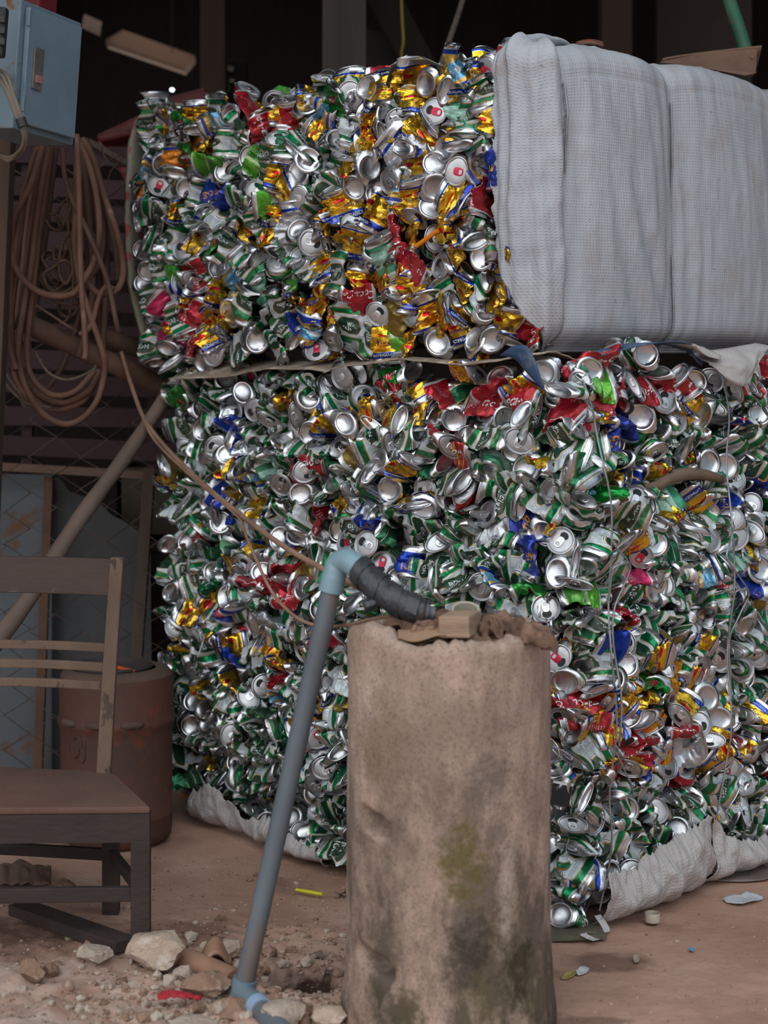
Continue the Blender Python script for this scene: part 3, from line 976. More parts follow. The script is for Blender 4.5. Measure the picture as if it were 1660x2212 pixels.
class Bale:
    def __init__(s, root, vertical_press):
        s.root, s.vp = root, vertical_press
        s.cans = []            # (score, pieces, M3, loc, hero)
        s.mass = Mass()

    def put(s, face, u, z, what, kind, hero, out=0.0, near=True, hidden=False, ang=None):
        fm = frame(face, u, z, 'B' if what == 'B' else ('L' if what in 'LR' else 'S'), s.vp, ang)
        X, Y, Z, tocam = fm
        M3 = np.array([[X[i], Y[i], Z[i]] for i in range(3)])
        mode = 'end' if what in 'BLR' else 'side'
        view = face.n * 0.6 + tocam * 0.4
        roll = math.atan2(view.dot(Y), view.dot(X)) + (R_.gauss(0, 0.5) if hero else R_.uniform(-1.6, 1.6))
        small = kind in ('gold', 'bluestar')
        Hc = R_.uniform(100, 112) if small else R_.uniform(114, 128)
        Rr = R_.uniform(33, 36)
        pc = make_can(kind, mode, what in 'LR', roll, redtab=(what == 'R'),
                      n=34 if near else 18, nb=22 if near else 9, R=Rr, H=Hc, text=near, opened=R_.random() < 0.8)
        t = face.at(u, z, out)
        sh = pc['shape']
        if mode == 'end':
            if what == 'B':
                e = sh(np.array([0.0]), np.array([0.0]), np.array([0.0]))[0]
            else:
                e = sh(np.array([0.0]), np.array([0.0]), np.array([Hc]))[0]
            loc = np.array(t) - M3 @ e
        else:
            loc = np.array(t) - np.array(face.n) * R_.uniform(0.000, 0.012)
        sc = -1
        if near and not hidden:
            px, py = proj(t)
            V = pc['body'][0] @ M3.T + loc
            qx, qy = 830 + V[:, 0] / V[:, 1] * F, HZ + (CH - V[:, 2]) / V[:, 1] * F
            sc = (qx.max() - qx.min()) * (qy.max() - qy.min())
            if mode == 'end':
                sc = (60 * 3.5 / t.y) ** 2 * 1.35
            if px > 1645 or (745 < px < 1190 and py > 1340) or px < 5:
                sc = -1
            if not hero:
                sc *= 0.55
        s.cans.append((sc, pc, M3, loc, hero))

    def fill(s, face, table, heroes, dmin, sx, sz, out, near=True, u0=None, u1=None, z0=None, z1=None, skip=None, hidden=False, tries=26000, pend=0.20):
        pts = [(u, z) for (u, z) in heroes]
        new = []
        u0 = -0.01 if u0 is None else u0
        u1 = face.L if u1 is None else u1
        z0 = face.z0 + 0.032 if z0 is None else z0
        z1 = face.z1 - 0.01 if z1 is None else z1
        arr = np.zeros((4000, 2))
        k = len(pts)
        if k:
            arr[:k] = pts
        for _ in range(tries):
            u, z = R_.uniform(u0, u1), R_.uniform(z0, z1)
            if skip and skip(u, z):
                continue
            if k:
                d = ((arr[:k, 0] - u) / sx) ** 2 + ((arr[:k, 1] - z) / sz) ** 2
                if d.min() < dmin * dmin:
                    continue
            arr[k] = (u, z)
            k += 1
            new.append((u, z))
        for (u, z) in new:
            px, py = proj(face.at(u, z))
            x = R_.random()
            what = 'S' if x > pend else ('B' if x < pend * 0.58 else ('L' if x < pend * 0.92 else 'R'))
            kind = pick(table(px, py))
            if what == 'R':
                kind = 'gold' if R_.random() < 0.8 else kind
            s.put(face, u, z, what, kind, False, out + R_.uniform(-0.006, 0.008) - (0 if what == 'S' else 0.016), near, hidden)
        return new

    def finish(s, name, n_parts=100):
        order = sorted(range(len(s.cans)), key=lambda i: -s.cans[i][0])
        chosen = set(i for i in order[:n_parts] if s.cans[i][0] > 0)
        for i, (sc, pc, M3, loc, hero) in enumerate(s.cans):
            if i in chosen:
                M = M3
                def mesh(nm, p):
                    V, Q, T, UV, MQ, MT, mats = p
                    return np_mesh(nm, V @ M.T, Q, T, UV, MQ, MT, mats)
                c = child('can', mesh('can', pc['body']), s.root, Vector(loc), s.root)
                child('lid', mesh('lid', pc['lid']), c, None, s.root)
                child('pull_tab', mesh('pull_tab', pc['tab']), c, None, s.root)
            else:
                for key in ('body', 'lid', 'tab'):
                    s.mass.add(pc[key], M3, loc)
        o = s.mass.build(name, s.root)
        return o


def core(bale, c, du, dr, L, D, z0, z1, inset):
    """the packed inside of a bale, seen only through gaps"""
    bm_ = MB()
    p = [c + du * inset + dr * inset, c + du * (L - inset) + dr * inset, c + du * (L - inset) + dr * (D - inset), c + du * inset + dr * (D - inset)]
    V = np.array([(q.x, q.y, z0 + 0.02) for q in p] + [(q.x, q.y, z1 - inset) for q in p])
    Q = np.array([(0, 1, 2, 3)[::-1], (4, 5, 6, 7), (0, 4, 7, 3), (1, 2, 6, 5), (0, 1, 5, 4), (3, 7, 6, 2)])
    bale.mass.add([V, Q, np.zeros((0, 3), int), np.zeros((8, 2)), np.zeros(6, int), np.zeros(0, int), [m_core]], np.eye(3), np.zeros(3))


def hero_put(b, face, lst):
    us = []
    for (px, py, what, kind) in lst:
        u, z = face.pix(px, py)
        u = min(u, face.L - 0.012)
        if face is FL_UP and u < np.interp(z, [1.15, 1.20, 1.27, 1.36, 1.76], [-0.01, 0.035, 0.084, 0.112, 0.121]) - 0.02:
            continue
        us.append((u, z))
        b.put(face, u, z, what, kind, True, 0.013 if what != 'S' else 0.009)
    return us


lower = thing('aluminium_can_bale', 'large lower bale of crushed cans, mostly white and green, standing on the ground', 'bale of cans', tuple(C_LO + DL * 0.6 + DR * 0.5))
upper = thing('aluminium_can_bale', 'upper bale of crushed gold and white cans, half covered by a white woven sack', 'bale of cans', (C_UP + DL * 0.6 + DR * 0.5 + Vector((0, 0, Z0_UP)))[:])

# lower bale
bl = Bale(lower, True)
hl = hero_put(bl, FL_LO, parse(LL_HERO))
bl.fill(FL_LO, lower_table, hl, 0.041, 1.25, 0.80, 0.0, u1=1.23, z1=1.085)
hr = hero_put(bl, FR_LO, parse(LR_HERO))
bl.fill(FR_LO, lower_table, hr, 0.041, 1.25, 0.80, 0.0, u0=0.01, u1=0.98, z1=1.09)
bl.fill(FL_LO, lower_table, [], 0.054, 1.2, 0.85, -0.058, near=False, u0=0.04, z1=1.05, pend=0.15)
bl.fill(FR_LO, lower_table, [], 0.054, 1.2, 0.85, -0.058, near=False, u0=0.04, u1=0.98, z1=1.05, pend=0.15)
# the faces turned away, and the top along the edges
FE_LO = Face(C_LO + DL * 1.24, DR, DL, 0.5, Z0_LO, Z1_LO, lambda u, z: 0.0)
bl.fill(FE_LO, lower_table, [], 0.055, 1.2, 0.85, -0.01, near=False, u0=0.0, u1=0.4, hidden=True)
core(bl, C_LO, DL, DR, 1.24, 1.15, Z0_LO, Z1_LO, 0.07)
bl.finish('crushed_cans')

# upper bale
bu = Bale(upper, False)


def wrapped(u, z):          # under the sack that folds round the corner
    q = np.interp(z, [1.15, 1.20, 1.27, 1.36, 1.76], [-0.01, 0.035, 0.084, 0.112, 0.121])
    return u < q - 0.004 or z > 1.728 - 0.036 * sm(0.25, 0.55, u)


hu = hero_put(bu, FL_UP, parse(UP_HERO))
bu.fill(FL_UP, upper_table, hu, 0.043, 0.85, 1.2, 0.0, u0=0.0, u1=1.25, z0=1.168, z1=1.728, skip=wrapped)
bu.fill(FL_UP, upper_table, [], 0.056, 0.9, 1.15, -0.058, near=False, u0=0.05, z0=1.18, pend=0.15)
FE_UP = Face(C_UP + DL * 1.255, DR, DL, 0.5, Z0_UP, Z1_UP, lambda u, z: 0.0)
bu.fill(FE_UP, upper_table, [], 0.058, 0.9, 1.1, -0.02, near=False, u0=0.0, u1=0.35, hidden=True)


class TopFace(Face):        # flat top: z plays the role of the distance inward
    def at(s, u, z, off=0.0):
        p = s.c + s.d * u + DR * z
        p.z = Z1_UP - 0.03 - 0.04 * sm(0.2, 0.55, u) + off
        return p


FT = TopFace(C_UP, DL, Vector((0, 0, 1)), 1.31, 0, 0.4, None)
bu.fill(FT, upper_table, [], 0.055, 1, 1, -0.004, near=False, u0=0.06, u1=1.2, z0=0.03, z1=0.28, hidden=True)
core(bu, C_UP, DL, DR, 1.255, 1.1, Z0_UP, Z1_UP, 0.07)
bu.finish('crushed_cans')

# ------------------------------------------------------------------ sack cloth and wires on the bales
def cloth_mat(name, c1, c2, weave=420.0, dirt=0.5, wx='UV'):
    m, n, l, b = new_mat(name)
    t = n.new('ShaderNodeTexCoord')
    v = t.outputs['UV']
    c = ramp(n, l, nz(n, l, t.outputs['Object'], 5, 6, 0.6), [(0.35, c1), (0.7, c2)])
    f = ramp(n, l, nz(n, l, t.outputs['Object'], 9, 8, 0.7), [(0.50, 0.0), (0.76, dirt)])
    c = mixc(n, l, f, c, srgb(146, 124, 106))
    sp_ = ramp(n, l, nz(n, l, t.outputs['Object'], 60, 2, 0.5), [(0.72, 0.0), (0.76, dirt * 0.9)])
    c = mixc(n, l, sp_, c, srgb(120, 92, 70))
    s = n.new('ShaderNodeSeparateXYZ')
    l.new(v, s.inputs[0])
    a = mth(n, l, 'ABSOLUTE', mth(n, l, 'SINE', mth(n, l, 'MULTIPLY', s.outputs['X'], weave)))
    d = mth(n, l, 'ABSOLUTE', mth(n, l, 'SINE', mth(n, l, 'MULTIPLY', s.outputs['Y'], weave)))
    h = mth(n, l, 'MAXIMUM', a, d)
    l.new(c, b.inputs['Base Color'])
    b.inputs['Roughness'].default_value = 0.62
    b.inputs['Specular IOR Level'].default_value = 0.35
    b1 = n.new('ShaderNodeBump')
    b1.inputs['Strength'].default_value = 0.8
    b1.inputs['Distance'].default_value = 0.0012
    l.new(h, b1.inputs['Height'])
    b2 = n.new('ShaderNodeBump')
    b2.inputs['Strength'].default_value = 0.30
    b2.inputs['Distance'].default_value = 0.012
    l.new(nz(n, l, t.outputs['Object'], 14, 5, 0.6, stretch=(1.2, 1.2, 0.35)), b2.inputs['Height'])
    l.new(b1.outputs[0], b2.inputs['Normal'])
    l.new(b2.outputs[0], b.inputs['Normal'])
    return m


m_sack = cloth_mat('woven_sack', srgb(164, 166, 172), srgb(176, 178, 184), dirt=0.45)
m_sack_dirty = cloth_mat('dusty_woven_sack', srgb(172, 166, 164), srgb(186, 182, 180), dirt=0.55)
m_wire = M('galvanised_wire', srgb(168, 170, 176), srgb(140, 138, 138), scale=12, rough=0.45, metal=0.6)


def grid_obj(name, fn, nu, nv, mat, parent, uvscale, thick=0.0015, smooth=180):
    """cloth sheet: a grid with wrap coordinates in metres and a real thickness"""
    mb_ = MB().grid(fn, nu, nv)
    o = mb_.build(name, mat, parent, smooth=smooth)
    me = o.data
    uv = me.uv_layers.new(name='UVMap')
    co = [(i / nu * uvscale[0], j / nv * uvscale[1]) for j in range(nv + 1) for i in range(nu + 1)]
    for lp in me.loops:
        uv.data[lp.index].uv = co[lp.vertex_index]
    sd = o.modifiers.new('thickness', 'SOLIDIFY')
    sd.thickness = thick
    sd.offset = 0
    return o


# path of the sack round the corner of the upper bale: s < 0 on the left face, s > 0 on the right
RC = 0.045


def up_path(s, off):
    """point of the bale outline at arc position s, offset outward"""
    a = RC * math.pi / 2
    if s < -a / 2:
        p = C_UP + DL * (RC + (-s - a / 2))
        n_ = -DR
    elif s > a / 2:
        p = C_UP + DR * (RC + (s - a / 2))
        n_ = -DL
    else:
        k = (s + a / 2) / a * math.pi / 2
        n_ = (-DR) * math.cos(k) + (-DL) * math.sin(k)
        p = C_UP + DL * RC + DR * RC + n_ * RC
    return p + n_ * off, n_


W1, W2, W3, W4 = 0.040, 0.425, 0.850, 1.20
SL, SR = -0.150, 1.16
H_TOP = 1.698
SIDE = H_TOP - 1.137


def wrap_left(z):
    return -np.interp(z, [1.13, 1.16, 1.21, 1.27, 1.30, 1.36, 1.48, 1.76], [-0.010, -0.005, 0.025, 0.050, 0.070, 0.078, 0.084, 0.090]) + 0.005 * fbm(z * 30, 3, 1, 3)


def wrap_off(s, z, s0):
    """how far the sack stands off the bale outline"""
    edges = [s0, W1, W2, W3, W4]
    off = 0.012
    depth = (0.0, 0.040, 0.036, 0.036)
    for i in range(1, 4):
        a, b_ = edges[i], edges[i + 1]
        if a <= s <= b_:
            x = (s - a) / (b_ - a)
            y = min(max((z - 1.137) / SIDE, 0), 1)
            off += depth[i] * (1 - abs(2 * x - 1) ** 2.6) * (0.55 + 0.45 * math.sin(math.pi * min(1, y * 1.02)) ** 0.5)
    for w in (W1, W2, W3):
        off -= 0.007 * math.exp(-((s - w - 0.012 * (1.5 - z)) / 0.012) ** 2)
        ds = s - w
        if abs(ds) < 0.22:          # pulled folds beside the wires
            off += 0.0032 * math.exp(-abs(ds) / 0.07) * math.sin(ds * 120 + 3 * fbm(s * 6, z * 3, 5) + z * 4)
    if s < W1:                      # loose strip round the corner: upright folds
        q = (W1 - s) / 0.17
        off += 0.009 * q * math.sin((s + 0.03 * fbm(z * 4, s * 4, 8)) * 105 + 1.6 * (z - 1.4)) + 0.004 * math.sin(s * 215 + z * 6)
        off += 0.012 + 0.014 * q + 0.014 * fbm(s * 16, z * 5, 3.3, 4)
    off += 0.007 * fbm(s * 7 + 1.6 * z, z * 1.6, 0.3, 3) + 0.0016 * fbm(s * 34, z * 9, 1.3, 3)
    # slanting tension folds
    k = math.exp(-((s - 0.27 - 0.25 * (1.4 - z)) / 0.09) ** 2) * sm(1.66, 1.40, z)
    off += 0.006 * k * math.sin((s * 0.9 + (z - 1.2) * 0.30) * 75 + 2 * fbm(s * 3, z * 3, 7))
    off -= 0.05 * math.exp(-((z - 1.137) / 0.030) ** 2)     # tucked under at the foot
    return off


def wrap_fn(u, v):
    # v: up the side, then over the rounded edge and inward on the top
    vs_ = 0.74
    z = 1.137 + SIDE * min(v / vs_, 1.0)
    s0 = float(wrap_left(z))
    s = s0 + (SR - s0) * u
    edges = [s0, W1, W2, W3, W4]
    off = wrap_off(s, z, s0)
    zt = z
    if v > vs_:
        t = (v - vs_) / (1 - vs_)         # 0..1: round the edge, then inward
        r = 0.055
        arc = r * math.pi / 2
        run = t * 0.36
        if run < arc:
            k = run / r
            off += -r * (1 - math.cos(k))
            zt = z + r * math.sin(k)
        else:
            off += -r - (run - arc)
            zt = z + r + 0.012 * fbm(s * 7, run * 8, 2)
    else:
        zt = z - 0.0
        zt += -0.0
    # the top sags between the wires, and is pinched at them
    lift = sm(1.56, 1.698, z)
    for i in range(1, 4):
        a, b_ = edges[i], edges[i + 1]
        if a <= s <= b_:
            x = (s - a) / (b_ - a)
            zt += lift * (0.016 * (1 - abs(2 * x - 1) ** 3) + (0.002, 0.002, 0.014 - 0.012 * x, 0.0)[i])
    if s < W1:
        zt += lift * (0.022 * math.sin(math.pi * min(1, max(0, (s + 0.13) / 0.17))) + 0.010 * math.sin(s * 95))
    p, n_ = up_path(s, off)
    return Vector((p.x, p.y, zt))


sack = grid_obj('sack_wrap', wrap_fn, 330, 190, m_sack, upper, (1.31, 0.95))
sack['label'] = 'white woven sack cloth'


def path_pts(s_of_z, zs, off):
    out = []
    for z in zs:
        p, n_ = up_path(s_of_z(z), off(z) if callable(off) else off)
        out.append((p.x, p.y, z))
    return out


for w in (W1, W2, W3):
    pts = []
    for z in np.linspace(1.142, 1.68, 40):
        sw = w + 0.012 * (1.5 - z)
        p, n_ = up_path(sw, wrap_off(sw, z, float(wrap_left(z))) + 0.0065)
        pts.append((p.x, p.y, z))
    MB().tube(pts, 0.0026, 8).build('baling_wire', m_wire, upper, smooth=60)
# wire ends twisted on top of the upper bale
a = C_UP + DL * 0.62 + DR * 0.06
pts = [a + DL * 0.11 + Vector((0, 0, 1.735)), a + DL * 0.09 + Vector((0, 0, 1.775)), a + DL * 0.05 + Vector((0, 0, 1.787)), a + DL * 0.01 + Vector((0, 0, 1.765)), a - DL * 0.005 + Vector((0, 0, 1.742)),
       a - DL * 0.0 + DR * 0.02 + Vector((0, 0, 1.772)), a - DL * 0.04 + Vector((0, 0, 1.785)), a - DL * 0.12 + Vector((0, 0, 1.755)), a - DL * 0.17 + Vector((0, 0, 1.72))]
MB().tube(spline(pts, 6), 0.0018, 6).build('twisted_wire_end', m_wire, upper, smooth=60)

# folded flat metal strip and an orange straw caught in the upper bale
m_strip = M('dull_metal_strip', srgb(140, 136, 128), srgb(112, 108, 100), scale=9, rough=0.5, metal=0.3, bump=0.2)


def ribbon(pts, w, updir, thick=0.002):
    mb_ = MB()
    pts = [Vector(p) for p in pts]
    u = Vector(updir).normalized()
    vs_ = []
    for p in pts:
        vs_ += [p - u * w / 2, p + u * w / 2]
    t = Vector((0, thick, 0)) if abs(u.y) < 0.7 else Vector((0, 0, thick))
    k = len(vs_)
    allv = vs_ + [q + t for q in vs_]
    fs_ = []
    for i in range(len(pts) - 1):
        a_, b_, c_, d_ = 2 * i, 2 * i + 1, 2 * i + 3, 2 * i + 2
        fs_ += [(a_, d_, c_, b_), (a_ + k, b_ + k, c_ + k, d_ + k), (a_, a_ + k, d_ + k, d_), (b_, c_, c_ + k, b_ + k)]
    fs_ += [(0, 1, 1 + k, k), (k - 2, 2 * k - 2, 2 * k - 1, k - 1)]
    return mb_.add(allv, fs_)


def fp(face, px, py, off):
    u, z = face.pix(px, py)
    return face.at(u, z, off)


pts = [fp(FL_UP, 862, 192, 0.02), fp(FL_UP, 880, 152, 0.035), fp(FL_UP, 905, 139, 0.03), fp(FL_UP, 945, 137, 0.02), fp(FL_UP, 968, 150, 0.01)]
ribbon(pts, 0.022, DR * 0.8 + DL * 0.35 + Vector((0, 0, -0.3))).build('flat_strip', m_strip, upper)['label'] = 'grey folded metal strip'
m_straw = M('orange_plastic', (0.85, 0.25, 0.015, 1), rough=0.35)
MB().tube([fp(FL_UP, 922, 539, 0.012), fp(FL_UP, 980, 501, 0.022)], 0.0052, 10).build('drinking_straw', m_straw, upper, smooth=60)['label'] = 'orange straw'

# wires on the lower bale
def lr_tube(name, pix, offs, r=0.0019):
    pts = [fp(FR_LO, px, py, o) for (px, py), o in zip(pix, offs)]
    pts = [Vector(p) + FR_LO.n * 0.010 for p in pts]
    return MB().tube(spline(pts, 5), r * 1.15, 6).build(name, m_wire, lower, smooth=60)


lr_tube('baling_wire', [(1236, 820), (1246, 880), (1252, 950), (1258, 1080), (1262, 1200), (1264, 1300), (1262, 1400), (1268, 1550), (1274, 1700), (1276, 1820), (1268, 1960)], [0.02, 0.033, 0.034, 0.035, 0.034, 0.034, 0.033, 0.033, 0.032, 0.03, 0.012])
lr_tube('baling_wire', [(1530, 836), (1530, 900), (1529, 1000), (1526, 1120), (1524, 1260), (1522, 1400), (1518, 1550), (1514, 1650), (1510, 1780), (1507, 1880)], [0.02, 0.032, 0.034, 0.034, 0.034, 0.034, 0.034, 0.033, 0.032, 0.018])
lr_tube('baling_wire', [(1258, 1150), (1262, 1170), (1288, 1203), (1296, 1222), (1286, 1262), (1272, 1310), (1266, 1380), (1272, 1500), (1277, 1600)], [0.034, 0.037, 0.042, 0.043, 0.042, 0.039, 0.037, 0.037, 0.036])
lr_tube('baling_wire', [(1528, 1130), (1512, 1165), (1498, 1197), (1522, 1235), (1545, 1268), (1547, 1285), (1536, 1330), (1524, 1380), (1520, 1500)], [0.036, 0.038, 0.042, 0.043, 0.044, 0.042, 0.038, 0.036, 0.035])
lr_tube('twisted_wire_end', [(1296, 1222), (1282, 1206), (1274, 1214), (1288, 1208), (1268, 1216), (1262, 1230), (1263, 1290)], [0.043, 0.046, 0.042, 0.046, 0.043, 0.04, 0.036], 0.0017)
lr_tube('twisted_wire_end', [(1547, 1285), (1538, 1262), (1528, 1272), (1540, 1264), (1524, 1268), (1521, 1280), (1521, 1340), (1523, 1390)], [0.044, 0.047, 0.044, 0.047, 0.044, 0.04, 0.038, 0.036], 0.0017)
lr_tube('twisted_wire_end', [(1274, 1615), (1290, 1650), (1310, 1685), (1329, 1716)], [0.036, 0.042, 0.044, 0.03], 0.0017)


# sack skirts round the foot of the lower bale
def skirt(face, u0, u1, top_pts, z_bot, bulge, seed, nu=150, nv=30):
    us_, zs_ = zip(*sorted(top_pts))

    def fn(a, b_):
        u = u0 + (u1 - u0) * a
        zt = float(np.interp(u, us_, zs_)) + 0.014 * fbm(u * 26, seed, 2, 4) + 0.008 * fbm(u * 90, seed, 1, 3)
        z = z_bot + (zt - z_bot) * b_
        off = 0.046 + bulge(u) * math.sin(math.pi * min(1.0, 0.18 + 0.82 * b_)) - 0.03 * (1 - b_) ** 6
        off += 0.010 * fbm(u * 18, z * 14, seed, 4) + 0.004 * math.sin(u * 70 + z * 60 + 4 * fbm(u * 5, z * 6, seed + 3))
        return face.at(u, z, off - face.b(u, z) * 0.4)
    o = grid_obj('sack_skirt', fn, nu, nv, m_sack_dirty, lower, (u1 - u0, 0.12))
    o['label'] = 'dusty white woven sack edge'
    return o


skirt(FR_LO, 0.035, 0.42, [(0.035, 0.115), (0.12, 0.105), (0.2, 0.125), (0.3, 0.14), (0.42, 0.155)], 0.008, lambda u: 0.022 * math.sin(math.pi * (u - 0.035) / 0.39) ** 0.8 + 0.008, 4.0)
skirt(FR_LO, 0.425, 1.0, [(0.425, 0.15), (0.47, 0.11), (0.55, 0.075), (0.65, 0.07), (0.8, 0.10), (1.0, 0.10)], 0.008, lambda u: 0.018 * math.sin(math.pi * min(1, (u - 0.425) / 0.5)) ** 0.8 + 0.008, 6.0)
skirt(FL_LO, 0.64, 1.17, [(0.64, 0.055), (0.72, 0.045), (0.85, 0.075), (0.95, 0.055), (1.08, 0.11), (1.17, 0.075)], 0.006, lambda u: 0.012 + 0.010 * math.sin(u * 18), 9.0)
# torn white tail at the corner
pts = [fp(FR_LO, 1258, 1968, 0.03), fp(FR_LO, 1256, 1998, 0.06), G(1262, 2016, 0.015), G(1275, 2026, 0.008), G(1289, 2031, 0.006)]
ribbon(spline(pts, 4), 0.014, (1, 0.3, 0.1)).build('sack_tail', m_sack_dirty, lower)['label'] = 'torn white sack strip'
# rolled brown carton squeezed in the lower bale, and a black and white carton
m_carton = M('brown_carton', srgb(120, 100, 82), srgb(98, 80, 66), scale=7, rough=0.85, bump=0.25)
pts = [fp(FR_LO, 1360, 1050, 0.02), fp(FR_LO, 1385, 1046, 0.03), fp(FR_LO, 1412, 1030, 0.03), fp(FR_LO, 1460, 1022, 0.03), fp(FR_LO, 1510, 1028, 0.03), fp(FR_LO, 1548, 1040, 0.015)]
MB().tube(spline(pts, 5), [0.006 + 0.008 * math.sin(math.pi * i / 25) for i in range(26)], 10).build('rolled_carton', m_carton, lower, smooth=60)['label'] = 'brown rolled carton'
m_black = M('black_carton', (0.012, 0.012, 0.014, 1), rough=0.5)
q = fp(FR_LO, 1206, 1716, 0.0)
rot = Matrix((DR, -DL, Vector((0, 0, 1)))).transposed() @ Matrix.Rotation(0.25, 3, 'Y')
mb = MB().box(q, (0.022, 0.03, 0.040), rot, 0, 0.001)
mb.box(Vector(q) + DR * 0.006 + Vector((0, 0, 0.022)), (0.026, 0.031, 0.005), rot, 1)
mb.build('small_carton', [m_black, m_white], lower)['label'] = 'black and white carton'

# ------------------------------------------------------------------ sheets between and behind the bales
m_card = M('tan_cardboard', srgb(158, 140, 122), srgb(128, 110, 96), scale=6, rough=0.85, bump=0.15, c3=srgb(182, 166, 150), scale3=20)
m_bluecard = M('blue_printed_sheet', srgb(64, 92, 128), srgb(52, 74, 104), scale=6, rough=0.6, c3=srgb(110, 116, 120), scale3=30)
m_white_card = M('white_paper_sheet', srgb(186, 180, 174), srgb(160, 148, 138), scale=7, rough=0.8)


def edge_sheet(name, label, face, pix, reach, inward, mat, cat, lip=0.0):
    """sheet lying between the bales whose torn rim sticks out along the given pixels"""
    pr = [face.pix(px, py) for px, py in pix]
    us_, zs_ = [p[0] for p in pr], [p[1] for p in pr]
    order = np.argsort(us_)
    us_, zs_ = np.array(us_)[order], np.array(zs_)[order]

    def fn(a, b_):
        u = us_[0] + (us_[-1] - us_[0]) * a
        z = float(np.interp(u, us_, zs_))
        r = reach * (0.75 + 0.5 * fbm(u * 5, 1.7, 3)) + 0.004 * fbm(u * 60, 3, 2)
        off = -inward + (inward + r) * b_
        zz = 1.122 + (z - 1.122) * sm(0.15, 1, b_) + 0.003 * fbm(u * 14, b_ * 5, 4)
        return face.at(u, zz - lip * b_ ** 3, off - face.b(u, zz) * (0.2))
    o = MB().grid(fn, 90, 14).build(name, mat, smooth=180)
    sd = o.modifiers.new('thickness', 'SOLIDIFY')
    sd.thickness = 0.0028
    sd.offset = 0
    return tag(o, label, cat)


edge_sheet('cardboard_sheet', 'long torn tan cardboard sheet sticking out between the bales beneath the gold cans', FL_UP,
           [(775, 783), (800, 779), (850, 772), (905, 762), (960, 768), (1040, 774), (1120, 766), (1180, 750), (1195, 748)], 0.085, 0.10, m_card, 'cardboard', 0.014)
edge_sheet('cardboard_sheet', 'grey torn cardboard sheet between the bales below the white and green cans', FL_UP,
           [(400, 812), (450, 810), (520, 806), (560, 797), (620, 789), (700, 790), (745, 796)], 0.075, 0.10, m_card, 'cardboard', 0.008)
# blue side of the sheet hanging down at the corner
q = [fp(FL_LO, 1175, 749, 0.10), fp(FL_LO, 1210, 748, 0.11), fp(FL_LO, 1228, 785, 0.11), fp(FL_LO, 1236, 838, 0.09)]
q2 = [fp(FL_LO, 1145, 768, 0.095), fp(FL_LO, 1178, 776, 0.10), fp(FL_LO, 1205, 806, 0.10), fp(FL_LO, 1231, 839, 0.085)]
A_, B_ = spline(q, 5), spline(q2, 5)
o = MB().grid(lambda a, b_: A_[round(a * (len(A_) - 1))].lerp(B_[round(a * (len(A_) - 1))], b_), len(A_) - 1, 3).build('blue_sheet', m_bluecard, smooth=180)
o.modifiers.new('thickness', 'SOLIDIFY').thickness = 0.002
tag(o, 'blue printed sheet folded down over the corner of the lower bale', 'sheet')


def pix_sheet(name, label, cat, rows, face, mat, nv=6, thick=0.002, seed=0, wob=0.004):
    """rows: list of [(px, py, off), ...] splines from one rim to the other"""
    R2 = []
    for r in rows:
        R2.append(spline([fp(face, *p) for p in r], 8))
    k = min(len(r) for r in R2)
    R2 = [[r[round(i * (len(r) - 1) / (k - 1))] for i in range(k)] for r in R2]

    def fn(a, b_):
        i = round(a * (k - 1))
        t = b_ * (len(R2) - 1)
        j = min(int(t), len(R2) - 2)
        p = R2[j][i].lerp(R2[j + 1][i], t - j)
        return p + face.n * wob * fbm(a * 7, b_ * 5, seed, 3)
    o_ = MB().grid(fn, k - 1, nv * (len(R2) - 1)).build(name, mat, smooth=180)
    sd = o_.modifiers.new('thickness', 'SOLIDIFY')
    sd.thickness = thick
    sd.offset = 0
    return tag(o_, label, cat)


pix_sheet('blue_sheet', 'dark blue sheet arching over cans beneath the white sack', 'sheet',
          [[(1285, 762, -.02), (1340, 744, 0.0), (1400, 742, 0.01), (1450, 752, 0.01), (1500, 768, 0.0), (1540, 772, -.02)],
           [(1270, 768, .03), (1330, 747, 0.055), (1390, 739, 0.06), (1425, 744, 0.07), (1440, 772, 0.06), (1475, 790, 0.04)]], FR_LO, m_bluecard, seed=2)
pix_sheet('paper_sheet', 'stiff off-white sheet tongue under the white sack on the right', 'sheet',
          [[(1410, 742, .02), (1440, 742, 0.03), (1470, 744, 0.03), (1512, 752, 0.01)],
           [(1428, 746, .075), (1450, 768, 0.08), (1480, 776, 0.08), (1500, 768, 0.06)]], FR_LO, m_white_card, seed=4)
o = pix_sheet('sack_flap', 'torn white woven flap hanging over red cans at the right', 'sack cloth',
              [[(1475, 765, .01), (1520, 756, 0.03), (1570, 748, 0.04), (1625, 742, 0.02), (1665, 748, 0.0)],
               [(1470, 783, .06), (1515, 790, 0.08), (1555, 785, 0.085), (1580, 762, 0.07), (1640, 745, 0.05)],
               [(1480, 795, .065), (1500, 820, 0.075), (1524, 834, 0.08), (1545, 822, 0.08), (1578, 775, 0.07)]], FR_LO, m_sack_dirty, seed=6, wob=0.006)
# board under the near corner
o = MB().box((0.325, 3.425, 0.006), (0.20, 0.10, 0.008), Matrix.Rotation(math.radians(8), 3, 'Z'), 0, 0.001).build(
    'thin_board', M('stained_board', srgb(96, 92, 74), srgb(74, 66, 54), scale=12, rough=0.85, c3=srgb(36, 52, 82), scale3=9, lo3=0.62, hi3=0.66))
tag(o, 'stained thin board under the near corner of the lower bale', 'board')
